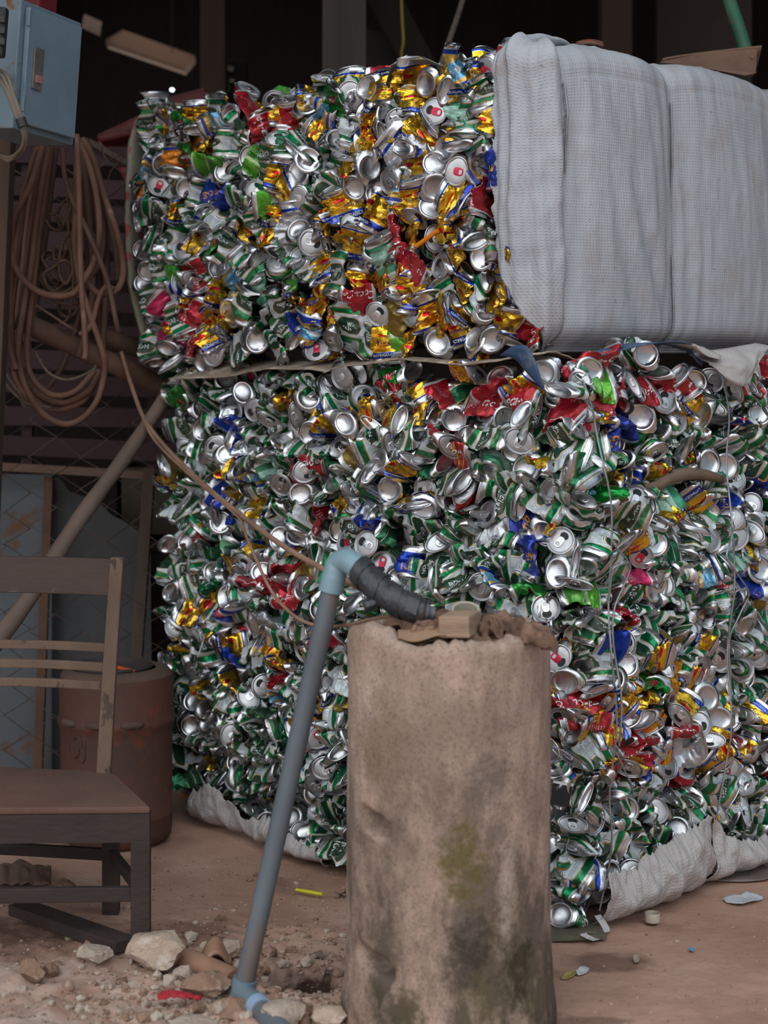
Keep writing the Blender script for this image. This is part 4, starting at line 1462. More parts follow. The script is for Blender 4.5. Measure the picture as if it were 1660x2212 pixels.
# cream sheet with pink flowers behind the left end of the upper bale
m, n, l, b = new_mat('cream_sheet_pink_print')
t = n.new('ShaderNodeTexCoord')
vo = n.new('ShaderNodeTexVoronoi')
vo.inputs['Scale'].default_value = 26
vo.inputs['Randomness'].default_value = 0.7
l.new(t.outputs['Object'], vo.inputs['Vector'])
dot = mth(n, l, 'LESS_THAN', vo.outputs['Distance'], 0.34)
s = n.new('ShaderNodeSeparateXYZ')
l.new(t.outputs['Object'], s.inputs[0])
band = ramp(n, l, s.outputs['Z'], [(0.0, 0.0), (0.18, 0.0), (0.2, 1.0), (1.0, 1.0)], 'CONSTANT')
l.new(mixc(n, l, mth(n, l, 'MULTIPLY', dot, band), srgb(150, 146, 130), srgb(168, 92, 98)), b.inputs['Base Color'])
b.inputs['Roughness'].default_value = 0.75


def bsheet(u, v):
    rowz = [(232, 300), (300, 279), (420, 272), (560, 270), (640, 284), (700, 300), (748, 318)]
    py = 222 + (760 - 222) * v
    px0 = float(np.interp(py, [222, 260, 300, 420, 560, 640, 700, 760], [330, 290, 278, 268, 270, 280, 296, 315]))
    d = 4.40 + 0.12 * u
    p0 = P(px0 + 110 * u, py, d)
    p0.x += 0.004 * fbm(py * 0.02, u * 3, 2)
    return p0


o = MB().grid(bsheet, 10, 60).build('mattress_cover_sheet', m, smooth=180, loc=P(300, 760, 4.45)[:])
sd = o.modifiers.new('thickness', 'SOLIDIFY')
sd.thickness = 0.012
tag(o, 'curved cream sheet with pink printed pattern behind the left end of the upper bale', 'sheet')
# ------------------------------------------------------------------ concrete pipe with its rag, wood block and hose collar
m, n, l, b = new_mat('mossy_concrete')
t = n.new('ShaderNodeTexCoord')
v = t.outputs['Object']
c = ramp(n, l, nz(n, l, v, 5, 8, 0.62, stretch=(1, 1, 0.7)), [(0.28, srgb(136, 116, 103)), (0.5, srgb(176, 150, 134)), (0.7, srgb(192, 170, 156))])
s = n.new('ShaderNodeSeparateXYZ')
l.new(v, s.inputs[0])
low = ramp(n, l, s.outputs['Z'], [(0.0, 1.0), (0.25, 0.75), (0.55, 0.2), (0.66, 0.05)])
blk = ramp(n, l, nz(n, l, v, 6.5, 8, 0.7, stretch=(1, 1, 0.6)), [(0.42, 0.0), (0.56, 0.95)])
c = mixc(n, l, mth(n, l, 'MULTIPLY', blk, mth(n, l, 'ADD', mth(n, l, 'MULTIPLY', low, 0.8), 0.16)), c, srgb(62, 56, 50))
mos = ramp(n, l, nz(n, l, v, 4.2, 7, 0.65, stretch=(1, 1, 0.5)), [(0.55, 0.0), (0.68, 0.75)])
c = mixc(n, l, mth(n, l, 'MULTIPLY', mos, mth(n, l, 'ADD', mth(n, l, 'MULTIPLY', low, 0.6), 0.3)), c, srgb(98, 88, 52))
for (x0, z0, rx, rz, cc, aa) in ((0.015, 0.30, 0.05, 0.075, srgb(96, 86, 46), 0.85), (0.06, 0.44, 0.05, 0.06, srgb(92, 84, 78), 0.7), (0.03, 0.17, 0.05, 0.06, srgb(52, 46, 42), 0.8), (-0.09, 0.06, 0.06, 0.05, srgb(58, 56, 36), 0.8),
                                  (0.105, 0.12, 0.035, 0.06, srgb(50, 50, 34), 0.85), (0.09, 0.26, 0.022, 0.08, srgb(178, 160, 146), 0.7), (-0.12, 0.50, 0.05, 0.08, srgb(112, 100, 66), 0.4)):
    dx = mth(n, l, 'DIVIDE', mth(n, l, 'SUBTRACT', s.outputs['X'], x0), rx)
    dz = mth(n, l, 'DIVIDE', mth(n, l, 'SUBTRACT', s.outputs['Z'], z0), rz)
    d = mth(n, l, 'ADD', mth(n, l, 'MULTIPLY', dx, dx), mth(n, l, 'MULTIPLY', dz, dz))
    d = mth(n, l, 'ADD', d, mth(n, l, 'MULTIPLY', mth(n, l, 'SUBTRACT', nz(n, l, v, 24, 9, 0.78), 0.5), 5.5))
    c = mixc(n, l, ramp(n, l, d, [(0.0, aa), (1.5, 0.0)]), c, cc)
pit = ramp(n, l, nz(n, l, v, 170, 6, 0.75), [(0.36, 0.55), (0.50, 0.0)])
c = mixc(n, l, pit, c, srgb(84, 72, 62))
l.new(c, b.inputs['Base Color'])
b.inputs['Roughness'].default_value = 0.93
b.inputs['Specular IOR Level'].default_value = 0.2
bp = n.new('ShaderNodeBump')
bp.inputs['Strength'].default_value = 0.5
bp.inputs['Distance'].default_value = 0.004
l.new(nz(n, l, v, 90, 6, 0.7), bp.inputs['Height'])
l.new(bp.outputs[0], b.inputs['Normal'])
m_conc = m

PC = P(970, 0, 3.0)
PX, PY = PC.x, 3.005
PR = 0.1735


def pipe_fn(p, t, k):
    r = math.hypot(p.x, p.y)
    z = p.z
    a = math.atan2(p.y, p.x)
    dr = 0.004 * fbm(math.cos(a) * 3, math.sin(a) * 3, z * 3) + 0.0018 * fbm(math.cos(a) * 14, math.sin(a) * 14, z * 14)
    dr += 0.006 * sm(0.10, 0.0, z) + 0.004 * sm(0.2, 0.0, z)
    if r > 0.14:
        # two dents on the left of the front
        for (a0, z0, sa, sz, tilt) in ((-2.42, 0.357, 0.19, 0.015, 0.045), (-2.42, 0.128, 0.24, 0.013, 0.04)):
            da = (a - a0)
            dz = z - z0 + da * tilt
            dr -= 0.040 * math.exp(-(abs(da) / sa) ** 4 - (abs(dz) / sz) ** 4)
        if k > 84:
            pass
    zz = z
    if z > 0.60:
        q = (z - 0.60) / 0.065
        rim = 0.008 * fbm(math.cos(a) * 5, math.sin(a) * 5, 2.0, 4) + 0.004 * fbm(math.cos(a) * 16, math.sin(a) * 16, 5, 3)
        rim += 0.020 * math.exp(-((a + 2.55) / 0.30) ** 2)
        rim -= 0.012 * math.exp(-((a + 1.95) / 0.22) ** 2)
        zz = z + q * rim
    return Vector(((r + dr) * math.cos(a), (r + dr) * math.sin(a), zz))


prof = [(PR, z) for z in np.linspace(-0.01, 0.645, 110)] + [(PR - 0.003, 0.655), (PR - 0.010, 0.662), (PR - 0.022, 0.664), (PR - 0.034, 0.660), (PR - 0.040, 0.65)] + [(PR - 0.042, z) for z in np.linspace(0.63, 0.42, 8)] + [(0.001, 0.41)]
o = MB().lathe(prof, (0, 0, 0), 180, fn=pipe_fn).build('concrete_pipe', m_conc, smooth=70)
o.location = (PX, PY, 0)
tag(o, 'tall mossy concrete pipe standing upright in front of the bales', 'concrete pipe')

# rag: crumpled brown cloth lying in the mouth of the pipe
m_rag = M('dirty_brown_cloth', srgb(116, 88, 72), srgb(90, 67, 54), scale=10, rough=0.95, bump=0.3, bscale=60, c3=srgb(136, 106, 88), scale3=22)


def rag(u, v):
    a = u * 2 - 1
    bq = v * 2 - 1
    x, y = a * 0.150, bq * 0.118
    r = math.hypot(a, bq * 0.9)
    w = 0.6 * fbm(a * 2, bq * 2, 3)
    ridge = abs(math.sin((x * 0.9 + y * 1.0) * 30 + 3.0 * w)) ** 0.8 + 0.5 * abs(math.sin((x * 1.2 - y * 0.7) * 42 + 3 * fbm(a * 3, bq * 3, 8)))
    z = 0.648 + 0.020 * ridge * (1 - 0.4 * r) + 0.010 * fbm(a * 5, bq * 5, 1, 4) - 0.03 * sm(0.75, 1.3, r)
    z += 0.012 * math.exp(-((a - 0.1) / 0.5) ** 2 - ((bq - 0.0) / 0.5) ** 2)
    sc_ = 1 / max(1.0, r / 0.98) ** 0.8
    return Vector((PX + 0.016 + x * sc_ + 0.006 * fbm(a * 6, bq * 6, 5), PY + y * sc_ + 0.006 * fbm(a * 6, bq * 6, 9), z))


rg = thing('rag', 'crumpled brown rag stuffed in the mouth of the concrete pipe', 'rag', (PX, PY, 0.64))
o = MB().grid(rag, 90, 80).build('cloth', m_rag, rg, smooth=180)
o.modifiers.new('thickness', 'SOLIDIFY').thickness = 0.003
def strip(path, wid, seed, lift=0.0):
    q_ = spline(path, 8)
    kk = len(q_) - 1

    def fn(u, v):
        i_ = min(int(u * kk + 0.5), kk)
        p = q_[i_]
        d_ = (q_[min(i_ + 1, kk)] - q_[max(i_ - 1, 0)]).normalized()
        sd_ = Vector((-d_.y, d_.x, 0)).normalized()
        w = v * 2 - 1
        tap = 0.45 + 0.55 * math.sin(math.pi * min(1, 0.1 + 0.85 * u))
        fold = abs(math.sin(w * 4.6 + 2.2 * fbm(u * 2.5, seed, 1) + seed)) ** 0.75
        return p + sd_ * (w * wid * tap + 0.006 * fbm(u * 5, w * 3, seed)) + Vector((0, 0, lift + 0.020 * fold * tap - 0.018 * w * w + 0.008 * fbm(u * 6, w * 2, seed + 4)))
    o_ = MB().grid(fn, kk, 26).build('cloth_fold', m_rag, rg, smooth=180)
    o_.modifiers.new('thickness', 'SOLIDIFY').thickness = 0.0025


strip([P(1078, 1366, 2.93), P(1110, 1360, 2.92), P(1140, 1366, 2.90), P(1168, 1374, 2.875), P(1190, 1384, 2.865), P(1206, 1400, 2.862)], 0.016, 1.0)
strip([P(1030, 1350, 3.0), P(1075, 1348, 2.98), P(1110, 1362, 2.95), P(1160, 1378, 2.90)], 0.024, 2.3)
strip([P(822, 1362, 2.96), P(862, 1350, 2.95), P(910, 1356, 2.94), P(962, 1352, 2.95)], 0.022, 3.7)
strip([P(835, 1352, 3.02), P(880, 1340, 3.03), P(935, 1346, 3.02), P(1000, 1342, 3.03), P(1060, 1350, 3.02)], 0.030, 5.1)
strip([P(890, 1368, 2.90), P(930, 1364, 2.90), P(965, 1368, 2.905)], 0.014, 7.9)
strip([P(1036, 1362, 2.91), P(1066, 1356, 2.91), P(1092, 1366, 2.89)], 0.016, 9.2)
strip([P(905, 1322, 2.96), P(922, 1338, 2.95), P(945, 1352, 2.94)], 0.012, 11.0)
# tan carton scrap under the rag
o = pix_rows = None
m_scrap = M('tan_scrap', srgb(168, 136, 108), srgb(140, 110, 86), scale=9, rough=0.85)


def scrap(u, v):
    p = P(860 + 105 * u, 1362 + 8 * math.sin(u * 5) + 4 * u, 2.90 - 0.03 * v)
    p.z += 0.010 * math.sin(u * math.pi) * (1 - v) - 0.012 * v
    return p


o = MB().grid(scrap, 16, 8).build('carton_scrap', m_scrap, smooth=180)
o.modifiers.new('thickness', 'SOLIDIFY').thickness = 0.002
tag(o, 'tan carton scrap poking out below the rag at the front of the pipe mouth', 'carton scrap')
# wood block
m_wood_block = M('weathered_wood_block', srgb(164, 136, 114), srgb(138, 112, 94), scale=12, stretch=(1, 1, 6), rough=0.85, bump=0.3, bscale=40)
q = P(995, 1354, 2.872)
rot = Matrix.Rotation(math.radians(-17), 3, 'Z') @ Matrix.Rotation(math.radians(-2), 3, 'Y')
o = MB().box((0, 0, 0), (0.052, 0.075, 0.035), rot, 0, 0.0025).build('wood_block', m_wood_block)
o.location = (q.x, q.y + 0.03, q.z)
tag(o, 'small square wooden block on the front rim of the concrete pipe', 'wood block')
# white pipe collar behind the block
m_pvcw = M('dirty_white_plastic', srgb(176, 168, 150), srgb(150, 140, 122), scale=14, rough=0.5)
q = P(1006, 1330, 2.99)
o = MB().lathe([(0.019, -0.012), (0.025, -0.014), (0.0265, -0.006), (0.0265, 0.010), (0.024, 0.014), (0.020, 0.013), (0.019, -0.012)], (0, 0, 0), 28, rot=Matrix.Rotation(math.radians(24), 3, 'X')).build('pipe_collar', m_pvcw, smooth=50)
o.location = q
tag(o, 'off-white plastic pipe collar lying on the rag behind the wooden block', 'pipe collar')

# ------------------------------------------------------------------ grey water pipe with elbow, tape and tee
m_pvc = M('grey_plastic_pipe', srgb(104, 112, 120), srgb(84, 90, 96), scale=5, stretch=(1, 1, 0.4), rough=0.5, bump=0.08, c3=srgb(124, 98, 80), scale3=6, lo3=0.50, hi3=0.66)
m_elbow = M('blue_grey_fitting', srgb(132, 160, 170), srgb(118, 144, 154), scale=10, rough=0.38, c3=srgb(138, 130, 122), scale3=12, lo3=0.64, hi3=0.75)
m_fit2 = M('worn_blue_fitting', srgb(98, 128, 150), srgb(112, 124, 130), scale=14, rough=0.5, c3=srgb(140, 112, 94), scale3=16, lo3=0.52, hi3=0.7)
m_tape = M('black_tape', srgb(42, 44, 48), srgb(54, 56, 60), scale=20, rough=0.42, bump=0.5, bscale=28, c3=srgb(84, 76, 70), scale3=9, lo3=0.58, hi3=0.72)
DB, DT = 3.06, 3.02
b0 = P(527, 2128, DB)
b1 = P(718, 1262, DT)
wp = thing('water_pipe', 'leaning grey plastic water pipe with pale elbow on top, left of the concrete pipe', 'pipe', (b0.x, b0.y, 0.0))
ax = (b1 - b0).normalized()
MB().tube([b0 + ax * (i / 20) * (b1 - b0).length for i in range(21)], 0.0172, 20).build('pipe', m_pvc, wp, smooth=60)
# elbow: sleeve, bend, sleeve
e1 = P(724, 1236, DT)
e2 = P(740, 1212, DT - 0.005)
e3 = P(778, 1232, DT - 0.03)
cvs = spline([b1 - ax * 0.012, e1, P(731, 1218, DT), P(748, 1211, DT - 0.012), P(766, 1221, DT - 0.025), P(790, 1240, DT - 0.04)], 8)
mb = MB()
mb.tube(cvs, [0.0215] * 7 + [0.0205] * (len(cvs) - 7), 20)
mb.tube([b1 - ax * 0.013, b1 - ax * 0.002], 0.0212, 20)
mb.build('elbow', m_elbow, wp, smooth=50)
# wrapped tape
tp = spline([P(780, 1234, DT - 0.035), P(802, 1256, DT - 0.05), P(835, 1284, DT - 0.07), P(872, 1306, DT - 0.085), P(905, 1318, DT - 0.09), P(926, 1322, DT - 0.09)], 9)
k = len(tp)
mb = MB()
mb.tube(tp, [0.0235 + 0.0015 * fbm(i * 0.35, 2, 1) - 0.004 * sm(0.55, 1, i / k) for i in range(k)], 18)
for f0, f1, sl in ((0.02, 0.30, 0.5), (0.25, 0.52, -0.4), (0.45, 0.78, 0.5)):
    i0, i1 = int(f0 * k), int(f1 * k)
    seg = tp[i0:i1]
    d = (seg[-1] - seg[0]).normalized()
    a = d.orthogonal().normalized()
    b_ = d.cross(a)
    ring = []
    for j in range(15):
        t_ = 2 * math.pi * j / 14 * 1.4
        p = seg[int(j / 14 * (len(seg) - 1))] + (a * math.cos(t_) + b_ * math.sin(t_)) * 0.0258
        ring.append(p)
    ribbon_ = ribbon(ring, 0.021, d, 0.0012)
    mb.add(ribbon_.v, ribbon_.f)
mb.tube(spline([P(812, 1300, DT - 0.07), P(800, 1306, DT - 0.072), P(787, 1310, DT - 0.074)], 4), [0.011] * 9, 8)
mb.build('tape_wrap', m_tape, wp, smooth=45)['label'] = 'black tape wrapping'
# hose stub out of the tape
MB().tube([P(905, 1318, DT - 0.09), P(938, 1326, DT - 0.09)], 0.0120, 14).build('hose_stub', M('grey_hose', srgb(92, 96, 104), rough=0.6), wp, smooth=60)
# foot: socket and tee
MB().tube([b0 - ax * 0.030, b0 + ax * 0.012], 0.0212, 20).build('socket', m_fit2, wp, smooth=50)
t0 = P(524, 2140, DB)
t0.z = 0.012
t1 = t0 + Vector((0.030, -0.060, 0.004))
t2 = t0 + Vector((0.052, -0.105, 0.0))
mb = MB()
mb.tube([t0 + Vector((-0.015, 0.03, 0)), t1], 0.0205, 18)
mb.build('tee', m_fit2, wp, smooth=50)
MB().tube([t1, t1 + (t2 - t1) * 0.45], 0.0222, 18).build('sleeve', M('pale_blue_sleeve', srgb(142, 164, 190), rough=0.45), wp, smooth=50)
MB().tube([t1 + (t2 - t1) * 0.4, t2 + Vector((0.06, -0.13, -0.006))], 0.0185, 18).build('buried_pipe', m_pvc, wp, smooth=50)

# old clay-brown pipe half buried at the left of the tee
m_clay = M('dusty_brown_plastic', srgb(164, 126, 104), srgb(140, 104, 84), scale=8, rough=0.7)
g0, g1 = G(408, 2092), G(510, 2140)
o = MB().tube([g0 + Vector((0, 0, 0.012)), g1 + Vector((0, 0, 0.014))], 0.024, 18).build('drain_pipe', m_clay, smooth=50)
tag(o, 'dusty brown pipe half buried between the rubble and the grey pipe', 'pipe')
# bent brown sheet piece beside it


def bent(u, v):
    p = G(438 + 62 * u, 2086 + 26 * v - 14 * u)
    p.z = 0.012 + 0.034 * math.sin(math.pi * min(1, u * 1.15)) * (1 - 0.3 * v)
    return p


o = MB().grid(bent, 12, 6).build('clay_shard', m_clay, smooth=40)
o.modifiers.new('thickness', 'SOLIDIFY').thickness = 0.006
tag(o, 'bent brown shard leaning at the foot of the grey pipe', 'shard')

# ------------------------------------------------------------------ cables running from the fence to the concrete pipe
m_cable = M('dusty_tan_cable', srgb(158, 124, 102), srgb(128, 98, 80), scale=9, rough=0.8)
q = [P(262, 760, 4.42), P(285, 835, 4.40), P(312, 905, 4.32), P(360, 968, 4.15), P(430, 1037, 3.92), P(520, 1112, 3.66), P(610, 1178, 3.40), P(700, 1230, 3.17), P(775, 1268, 3.06), P(830, 1296, 2.99)]
o = MB().tube(spline(q, 8), [0.0055] * 73, 8).build('tan_cable', m_cable, smooth=60)
tag(o, 'thick tan cable running down from the fence to the black tape', 'cable')
q = [P(283, 820, 4.43), P(300, 880, 4.36), P(332, 948, 4.22), P(400, 1017, 4.0), P(510, 1112, 3.68), P(525, 1140, 3.62), P(552, 1205, 3.50), P(590, 1282, 3.36), P(640, 1333, 3.22), P(690, 1352, 3.12), P(745, 1351, 3.05), P(800, 1338, 2.99), P(858, 1329, 2.95)]
o = MB().tube(spline(q, 8), [0.0032] * 97, 8).build('tan_cable', m_cable, smooth=60)
tag(o, 'thin tan cable sagging behind the grey pipe up to the rag', 'cable')

# ------------------------------------------------------------------ rubble
def rock(name, label, px, py, w, h, mat, seed, d=None, flat=1.0, group=None, rz=0.0):
    """px, py: centre of its foot on the ground; w, h in pixels"""
    g = G(px, py)
    s_ = g.y / F
    bm = bmesh.new()
    bmesh.ops.create_icosphere(bm, subdivisions=4, radius=1.0)
    rr = random.Random(seed)
    planes = [(Vector((rr.gauss(0, 1), rr.gauss(0, 1), rr.gauss(0, 0.8))).normalized(), rr.uniform(0.55, 0.85)) for _ in range(11)]
    for q_ in bm.verts:
        p = q_.co.copy()
        for pn, pd in planes:
            dd = p.dot(pn) - pd
            if dd > 0:
                p -= pn * dd
        p *= 1 + 0.10 * fbm(p.x * 2 + seed, p.y * 2, p.z * 2, 4) + 0.05 * fbm(p.x * 7, p.y * 7 + seed, p.z * 7, 3)
        q_.co = p
    xs_ = [q_.co.x for q_ in bm.verts]
    zs_ = [q_.co.z for q_ in bm.verts]
    fx = w * s_ / (max(xs_) - min(xs_))
    fz = h * s_ / (max(zs_) - min(zs_))
    z0 = min(zs_) * fz
    M3 = Matrix.Rotation(rz, 3, 'Y')
    for q_ in bm.verts:
        q_.co = Vector((q_.co.x * fx, q_.co.y * (d * s_ if d else fx) * flat, q_.co.z * fz - z0))
    me = bpy.data.meshes.new(name)
    bm.to_mesh(me)
    bm.free()
    me.polygons.foreach_set('use_smooth', [True] * len(me.polygons))
    me.set_sharp_from_angle(angle=math.radians(32))
    me.materials.append(mat)
    o_ = bpy.data.objects.new(name, me)
    col.objects.link(o_)
    o_.location = (g.x, g.y, floor_height(g.x, g.y) - 0.003)
    return tag(o_, label, 'rubble', group)


m_rock = M('pale_rubble', srgb(188, 166, 146), srgb(160, 138, 122), scale=12, rough=0.95, bump=0.7, bscale=60, c3=srgb(206, 192, 178), scale3=30, lo3=0.5, hi3=0.7)
m_rock2 = M('brown_rubble', srgb(150, 118, 98), srgb(122, 94, 78), scale=14, rough=0.95, bump=0.7, bscale=60, c3=srgb(172, 146, 128), scale3=30)
m_rock3 = M('grey_white_rubble', srgb(190, 172, 156), srgb(160, 140, 126), scale=14, rough=0.95, bump=0.8, bscale=70)
GR = 'broken masonry lumps at the front left'
rock('rubble_lump', 'large pale lump of masonry beside the chair leg', 344, 2104, 136, 88, m_rock, 3, group=GR)
rock('rubble_lump', 'flat pale lump of masonry under the front of the chair', 206, 2086, 84, 42, m_rock3, 8, group=GR)
rock('rubble_lump', 'brown upright lump of rubble below the chair seat, farthest to the left', 68, 2124, 56, 58, m_rock2, 12, group=GR)
rock('rubble_lump', 'small brown lump of rubble touching the upright brown one', 110, 2108, 40, 36, m_rock2, 15, group=GR)
rock('rubble_lump', 'pale lump leaning against the large masonry lump', 392, 2126, 46, 42, m_rock3, 21, group=GR)
rock('rubble_lump', 'small grey lump tucked in front of the large masonry lump', 366, 2132, 32, 30, m_rock3, 24, group=GR)
rock('rubble_lump', 'long brown lump of masonry above the red cloth strip', 440, 2164, 112, 54, m_rock2, 29, group=GR, flat=0.7)
rock('rubble_lump', 'low white slab of rubble behind the foot of the grey pipe', 482, 2078, 96, 40, m_rock, 33, group=GR, flat=0.6)
rock('rubble_lump', 'wide brown lump in front of the pipe tee', 505, 2196, 108, 44, m_rock2, 38, group=GR, flat=0.7)
rock('rubble_lump', 'pointed brown lump beside the pale blue sleeve', 585, 2192, 52, 44, m_rock2, 41, group=GR)
rock('rubble_lump', 'rough pale lump at the bottom edge beside the buried pipe', 612, 2214, 96, 52, m_rock3, 47, group=GR)
rock('rubble_lump', 'brown lump at the lip of the dug hole', 650, 2200, 48, 40, m_rock2, 52, group=GR)
rock('rubble_lump', 'dark small lump under the chair beside its front leg', 200, 2046, 44, 26, m_rock2, 58, group=GR)
rock('rubble_lump', 'brown lump on the ground seen through the chair frame', 130, 1926, 56, 34, m_rock2, 61, group=GR)
rock('rubble_lump', 'pale crust at the bottom between the hole and the concrete pipe', 715, 2215, 80, 40, m_rock, 66, group=GR)
rock('rubble_lump', 'tiny white chip nearest the bottom left corner', 112, 2182, 18, 14, m_rock3, 71, group=GR)
rock('rubble_lump', 'small white chip below the upright brown lump', 47, 2142, 26, 18, m_rock3, 77, group=GR)
rock('rubble_lump', 'broad pale crust of mortar at the bottom of the picture left of the tee', 425, 2206, 110, 22, m_rock3, 79, group=GR, flat=0.8)
# red cloth strip
m_redcloth = M('red_cloth', srgb(186, 44, 58), srgb(158, 40, 50), scale=20, rough=0.85)


def redstrip(u, v):
    p = G(342 + 92 * u, 2172 + 5 * math.sin(u * 3) + (14 - 8 * u) * v)
    p.z = 0.020 + 0.006 * fbm(u * 6, v * 4, 2) + 0.006 * math.sin(u * 4)
    return p


o = MB().grid(redstrip, 26, 6).build('red_cloth_strip', m_redcloth, smooth=180)
o.modifiers.new('thickness', 'SOLIDIFY').thickness = 0.003
tag(o, 'frayed red cloth strip on the rubble', 'cloth strip')

# gravel: uncountable crumbs
bm = bmesh.new()
bmesh.ops.create_icosphere(bm, subdivisions=1, radius=1.0)
bm.verts.index_update()
ICO_V = [tuple(q_.co) for q_ in bm.verts]
ICO_F = [tuple(q_.index for q_ in f.verts) for f in bm.faces]
bm.free()
mb = MB()
rr = random.Random(77)
for i in range(4300):
    if i < 1500:
        px, py = rr.uniform(0, 745), 2212 - abs(rr.gauss(0, 110))
    elif i < 2200:
        px, py = rr.uniform(330, 745), rr.uniform(1850, 2200)
    else:
        px, py = rr.uniform(1200, 1660), rr.uniform(1950, 2212)
    if i >= 2600:
        px, py = rr.gauss(560, 190), 2212 - abs(rr.gauss(0, 95))
        if px > 745 or px < 0:
            continue
    if py < 1840:
        continue
    g = G(px, py)
    r = min(0.017, rr.lognormvariate(math.log(0.0016 if i < 2600 else 0.0028), 0.6 if i < 2600 else 0.75)) * (0.6 if px > 1200 else 1)
    z = floor_height(g.x, g.y)
    sq = (rr.uniform(0.7, 1.3), rr.uniform(0.7, 1.3), rr.uniform(0.5, 0.9))
    vs_ = [(g.x + c[0] * r * sq[0] * rr.uniform(0.7, 1.2), g.y + c[1] * r * sq[1] * rr.uniform(0.7, 1.2), z + 0.3 * r + c[2] * r * sq[2] * rr.uniform(0.7, 1.2)) for c in ICO_V]
    mb.add(vs_, ICO_F, 0 if rr.random() < 0.6 else 1)
o = mb.build('gravel', [m_rock2, m_rock3])
tag(o, 'fine gravel and crumbs scattered over the dusty ground', 'gravel', kind='stuff')

# small litter
m_yel = M('yellow_plastic', (0.62, 0.55, 0.02, 1), rough=0.5)
a, b_ = G(640, 1922, 0.008), G(697, 1932, 0.008)
o = MB().tube([a, a.lerp(b_, 0.5), b_], [0.0035, 0.0042, 0.0035], 8).build('yellow_stick', m_yel, smooth=60)
tag(o, 'thin yellow stick lying on the ground between the pipes', 'stick')
g = G(1410, 1990)
cp = thing('bottle_cap', 'white bottle cap on the ground in front of the sack skirt', 'bottle cap', (g.x, g.y, 0))
m_cap = M('cream_plastic', srgb(186, 172, 156), srgb(170, 156, 140), scale=30, rough=0.6)
ribs = lambda p, t, k: Vector((p.x * (1 + 0.015 * math.sin(t * 40)), p.y * (1 + 0.015 * math.sin(t * 40)), p.z))
MB().lathe([(0.0155, 0.0), (0.0155, 0.016), (0.0148, 0.0175), (0.0138, 0.0172), (0.0135, 0.004), (0.0005, 0.004)], g[:], 80, fn=None).build('cap_shell', m_cap, cp, smooth=40)
MB().lathe([(0.0102, 0.004), (0.0102, 0.011), (0.0092, 0.011), (0.0092, 0.004)], g[:], 40).build('inner_ring', m_cap, cp, smooth=40)


def scrap_on_ground(name, label, cat, pix, mat, seed, amp=0.006, h=0.004):
    """flat torn scrap: a polygon outline on the ground, curled"""
    c = [G(x, y) for x, y in pix]
    ctr = sum(c, Vector()) / len(c)
    ring = spline(c, 3, closed=True)
    rows = [[ctr.lerp(p, k / 5) for p in ring] for k in range(6)]
    vs_, fs_ = [], []
    for k, row in enumerate(rows):
        for p in row:
            z = floor_height(p.x, p.y) + h + amp * (0.5 + fbm(p.x * 40, p.y * 40, seed, 3)) * (k / 5)
            vs_.append((p.x, p.y, z))
    n_ = len(ring)
    for k in range(5):
        for j in range(n_):
            fs_.append((k * n_ + j, k * n_ + (j + 1) % n_, (k + 1) * n_ + (j + 1) % n_, (k + 1) * n_ + j))
    o_ = MB().add(vs_, fs_).build(name, mat, smooth=180)
    o_.modifiers.new('thickness', 'SOLIDIFY').thickness = 0.0012
    return tag(o_, label, cat)


m_paper = M('white_scrap_paper', srgb(186, 186, 192), srgb(170, 168, 172), scale=20, rough=0.8)
m_leaf = M('yellow_leaf', srgb(170, 150, 84), srgb(140, 122, 70), scale=20, rough=0.8)
m_leafd = M('dry_grey_leaf', srgb(128, 112, 100), srgb(100, 86, 76), scale=20, rough=0.85)
scrap_on_ground('paper_scrap', 'white torn paper on the ground below the right sack skirt', 'paper', [(1562, 1944), (1600, 1936), (1640, 1938), (1648, 1944), (1605, 1956)], m_paper, 2, 0.008)
scrap_on_ground('paper_scrap', 'small white torn scrap beside the yellow leaf near the concrete pipe', 'paper', [(1245, 2100), (1258, 2092), (1274, 2095), (1266, 2100), (1250, 2106)], m_paper, 5, 0.010)
scrap_on_ground('dry_leaf', 'yellow dry leaf on the ground near the concrete pipe', 'leaf', [(1212, 2110), (1225, 2102), (1245, 2100), (1240, 2109), (1222, 2112)], m_leaf, 7)
scrap_on_ground('dry_leaf', 'curled grey leaf on the ground left of the concrete pipe', 'leaf', [(722, 1940), (738, 1932), (748, 1934), (742, 1941)], m_leafd, 9, 0.012)
scrap_on_ground('dry_leaf', 'pale brown leaf beyond the dug hole', 'leaf', [(672, 2074), (690, 2068), (700, 2078), (690, 2084)], m_leafd, 11, 0.008)
scrap_on_ground('plastic_scrap', 'tiny light blue scrap on the ground at the right', 'scrap', [(1489, 2053), (1494, 2049), (1501, 2054), (1497, 2058)], M('light_blue_plastic', srgb(96, 150, 190), rough=0.5), 13)
scrap_on_ground('plastic_film', 'grey plastic film lying flat by the foot of the right sack skirt', 'plastic film', [(1525, 1900), (1570, 1885), (1640, 1868), (1668, 1880), (1668, 1900), (1600, 1908)], M('grey_film', srgb(128, 112, 106), srgb(112, 98, 94), scale=12, rough=0.45), 17, 0.004)
scrap_on_ground('pebble_chip', 'small grey chip of plaster on the right ground', 'chip', [(1369, 2072), (1376, 2068), (1381, 2076), (1373, 2080)], m_rock3, 19, 0.008, 0.005)
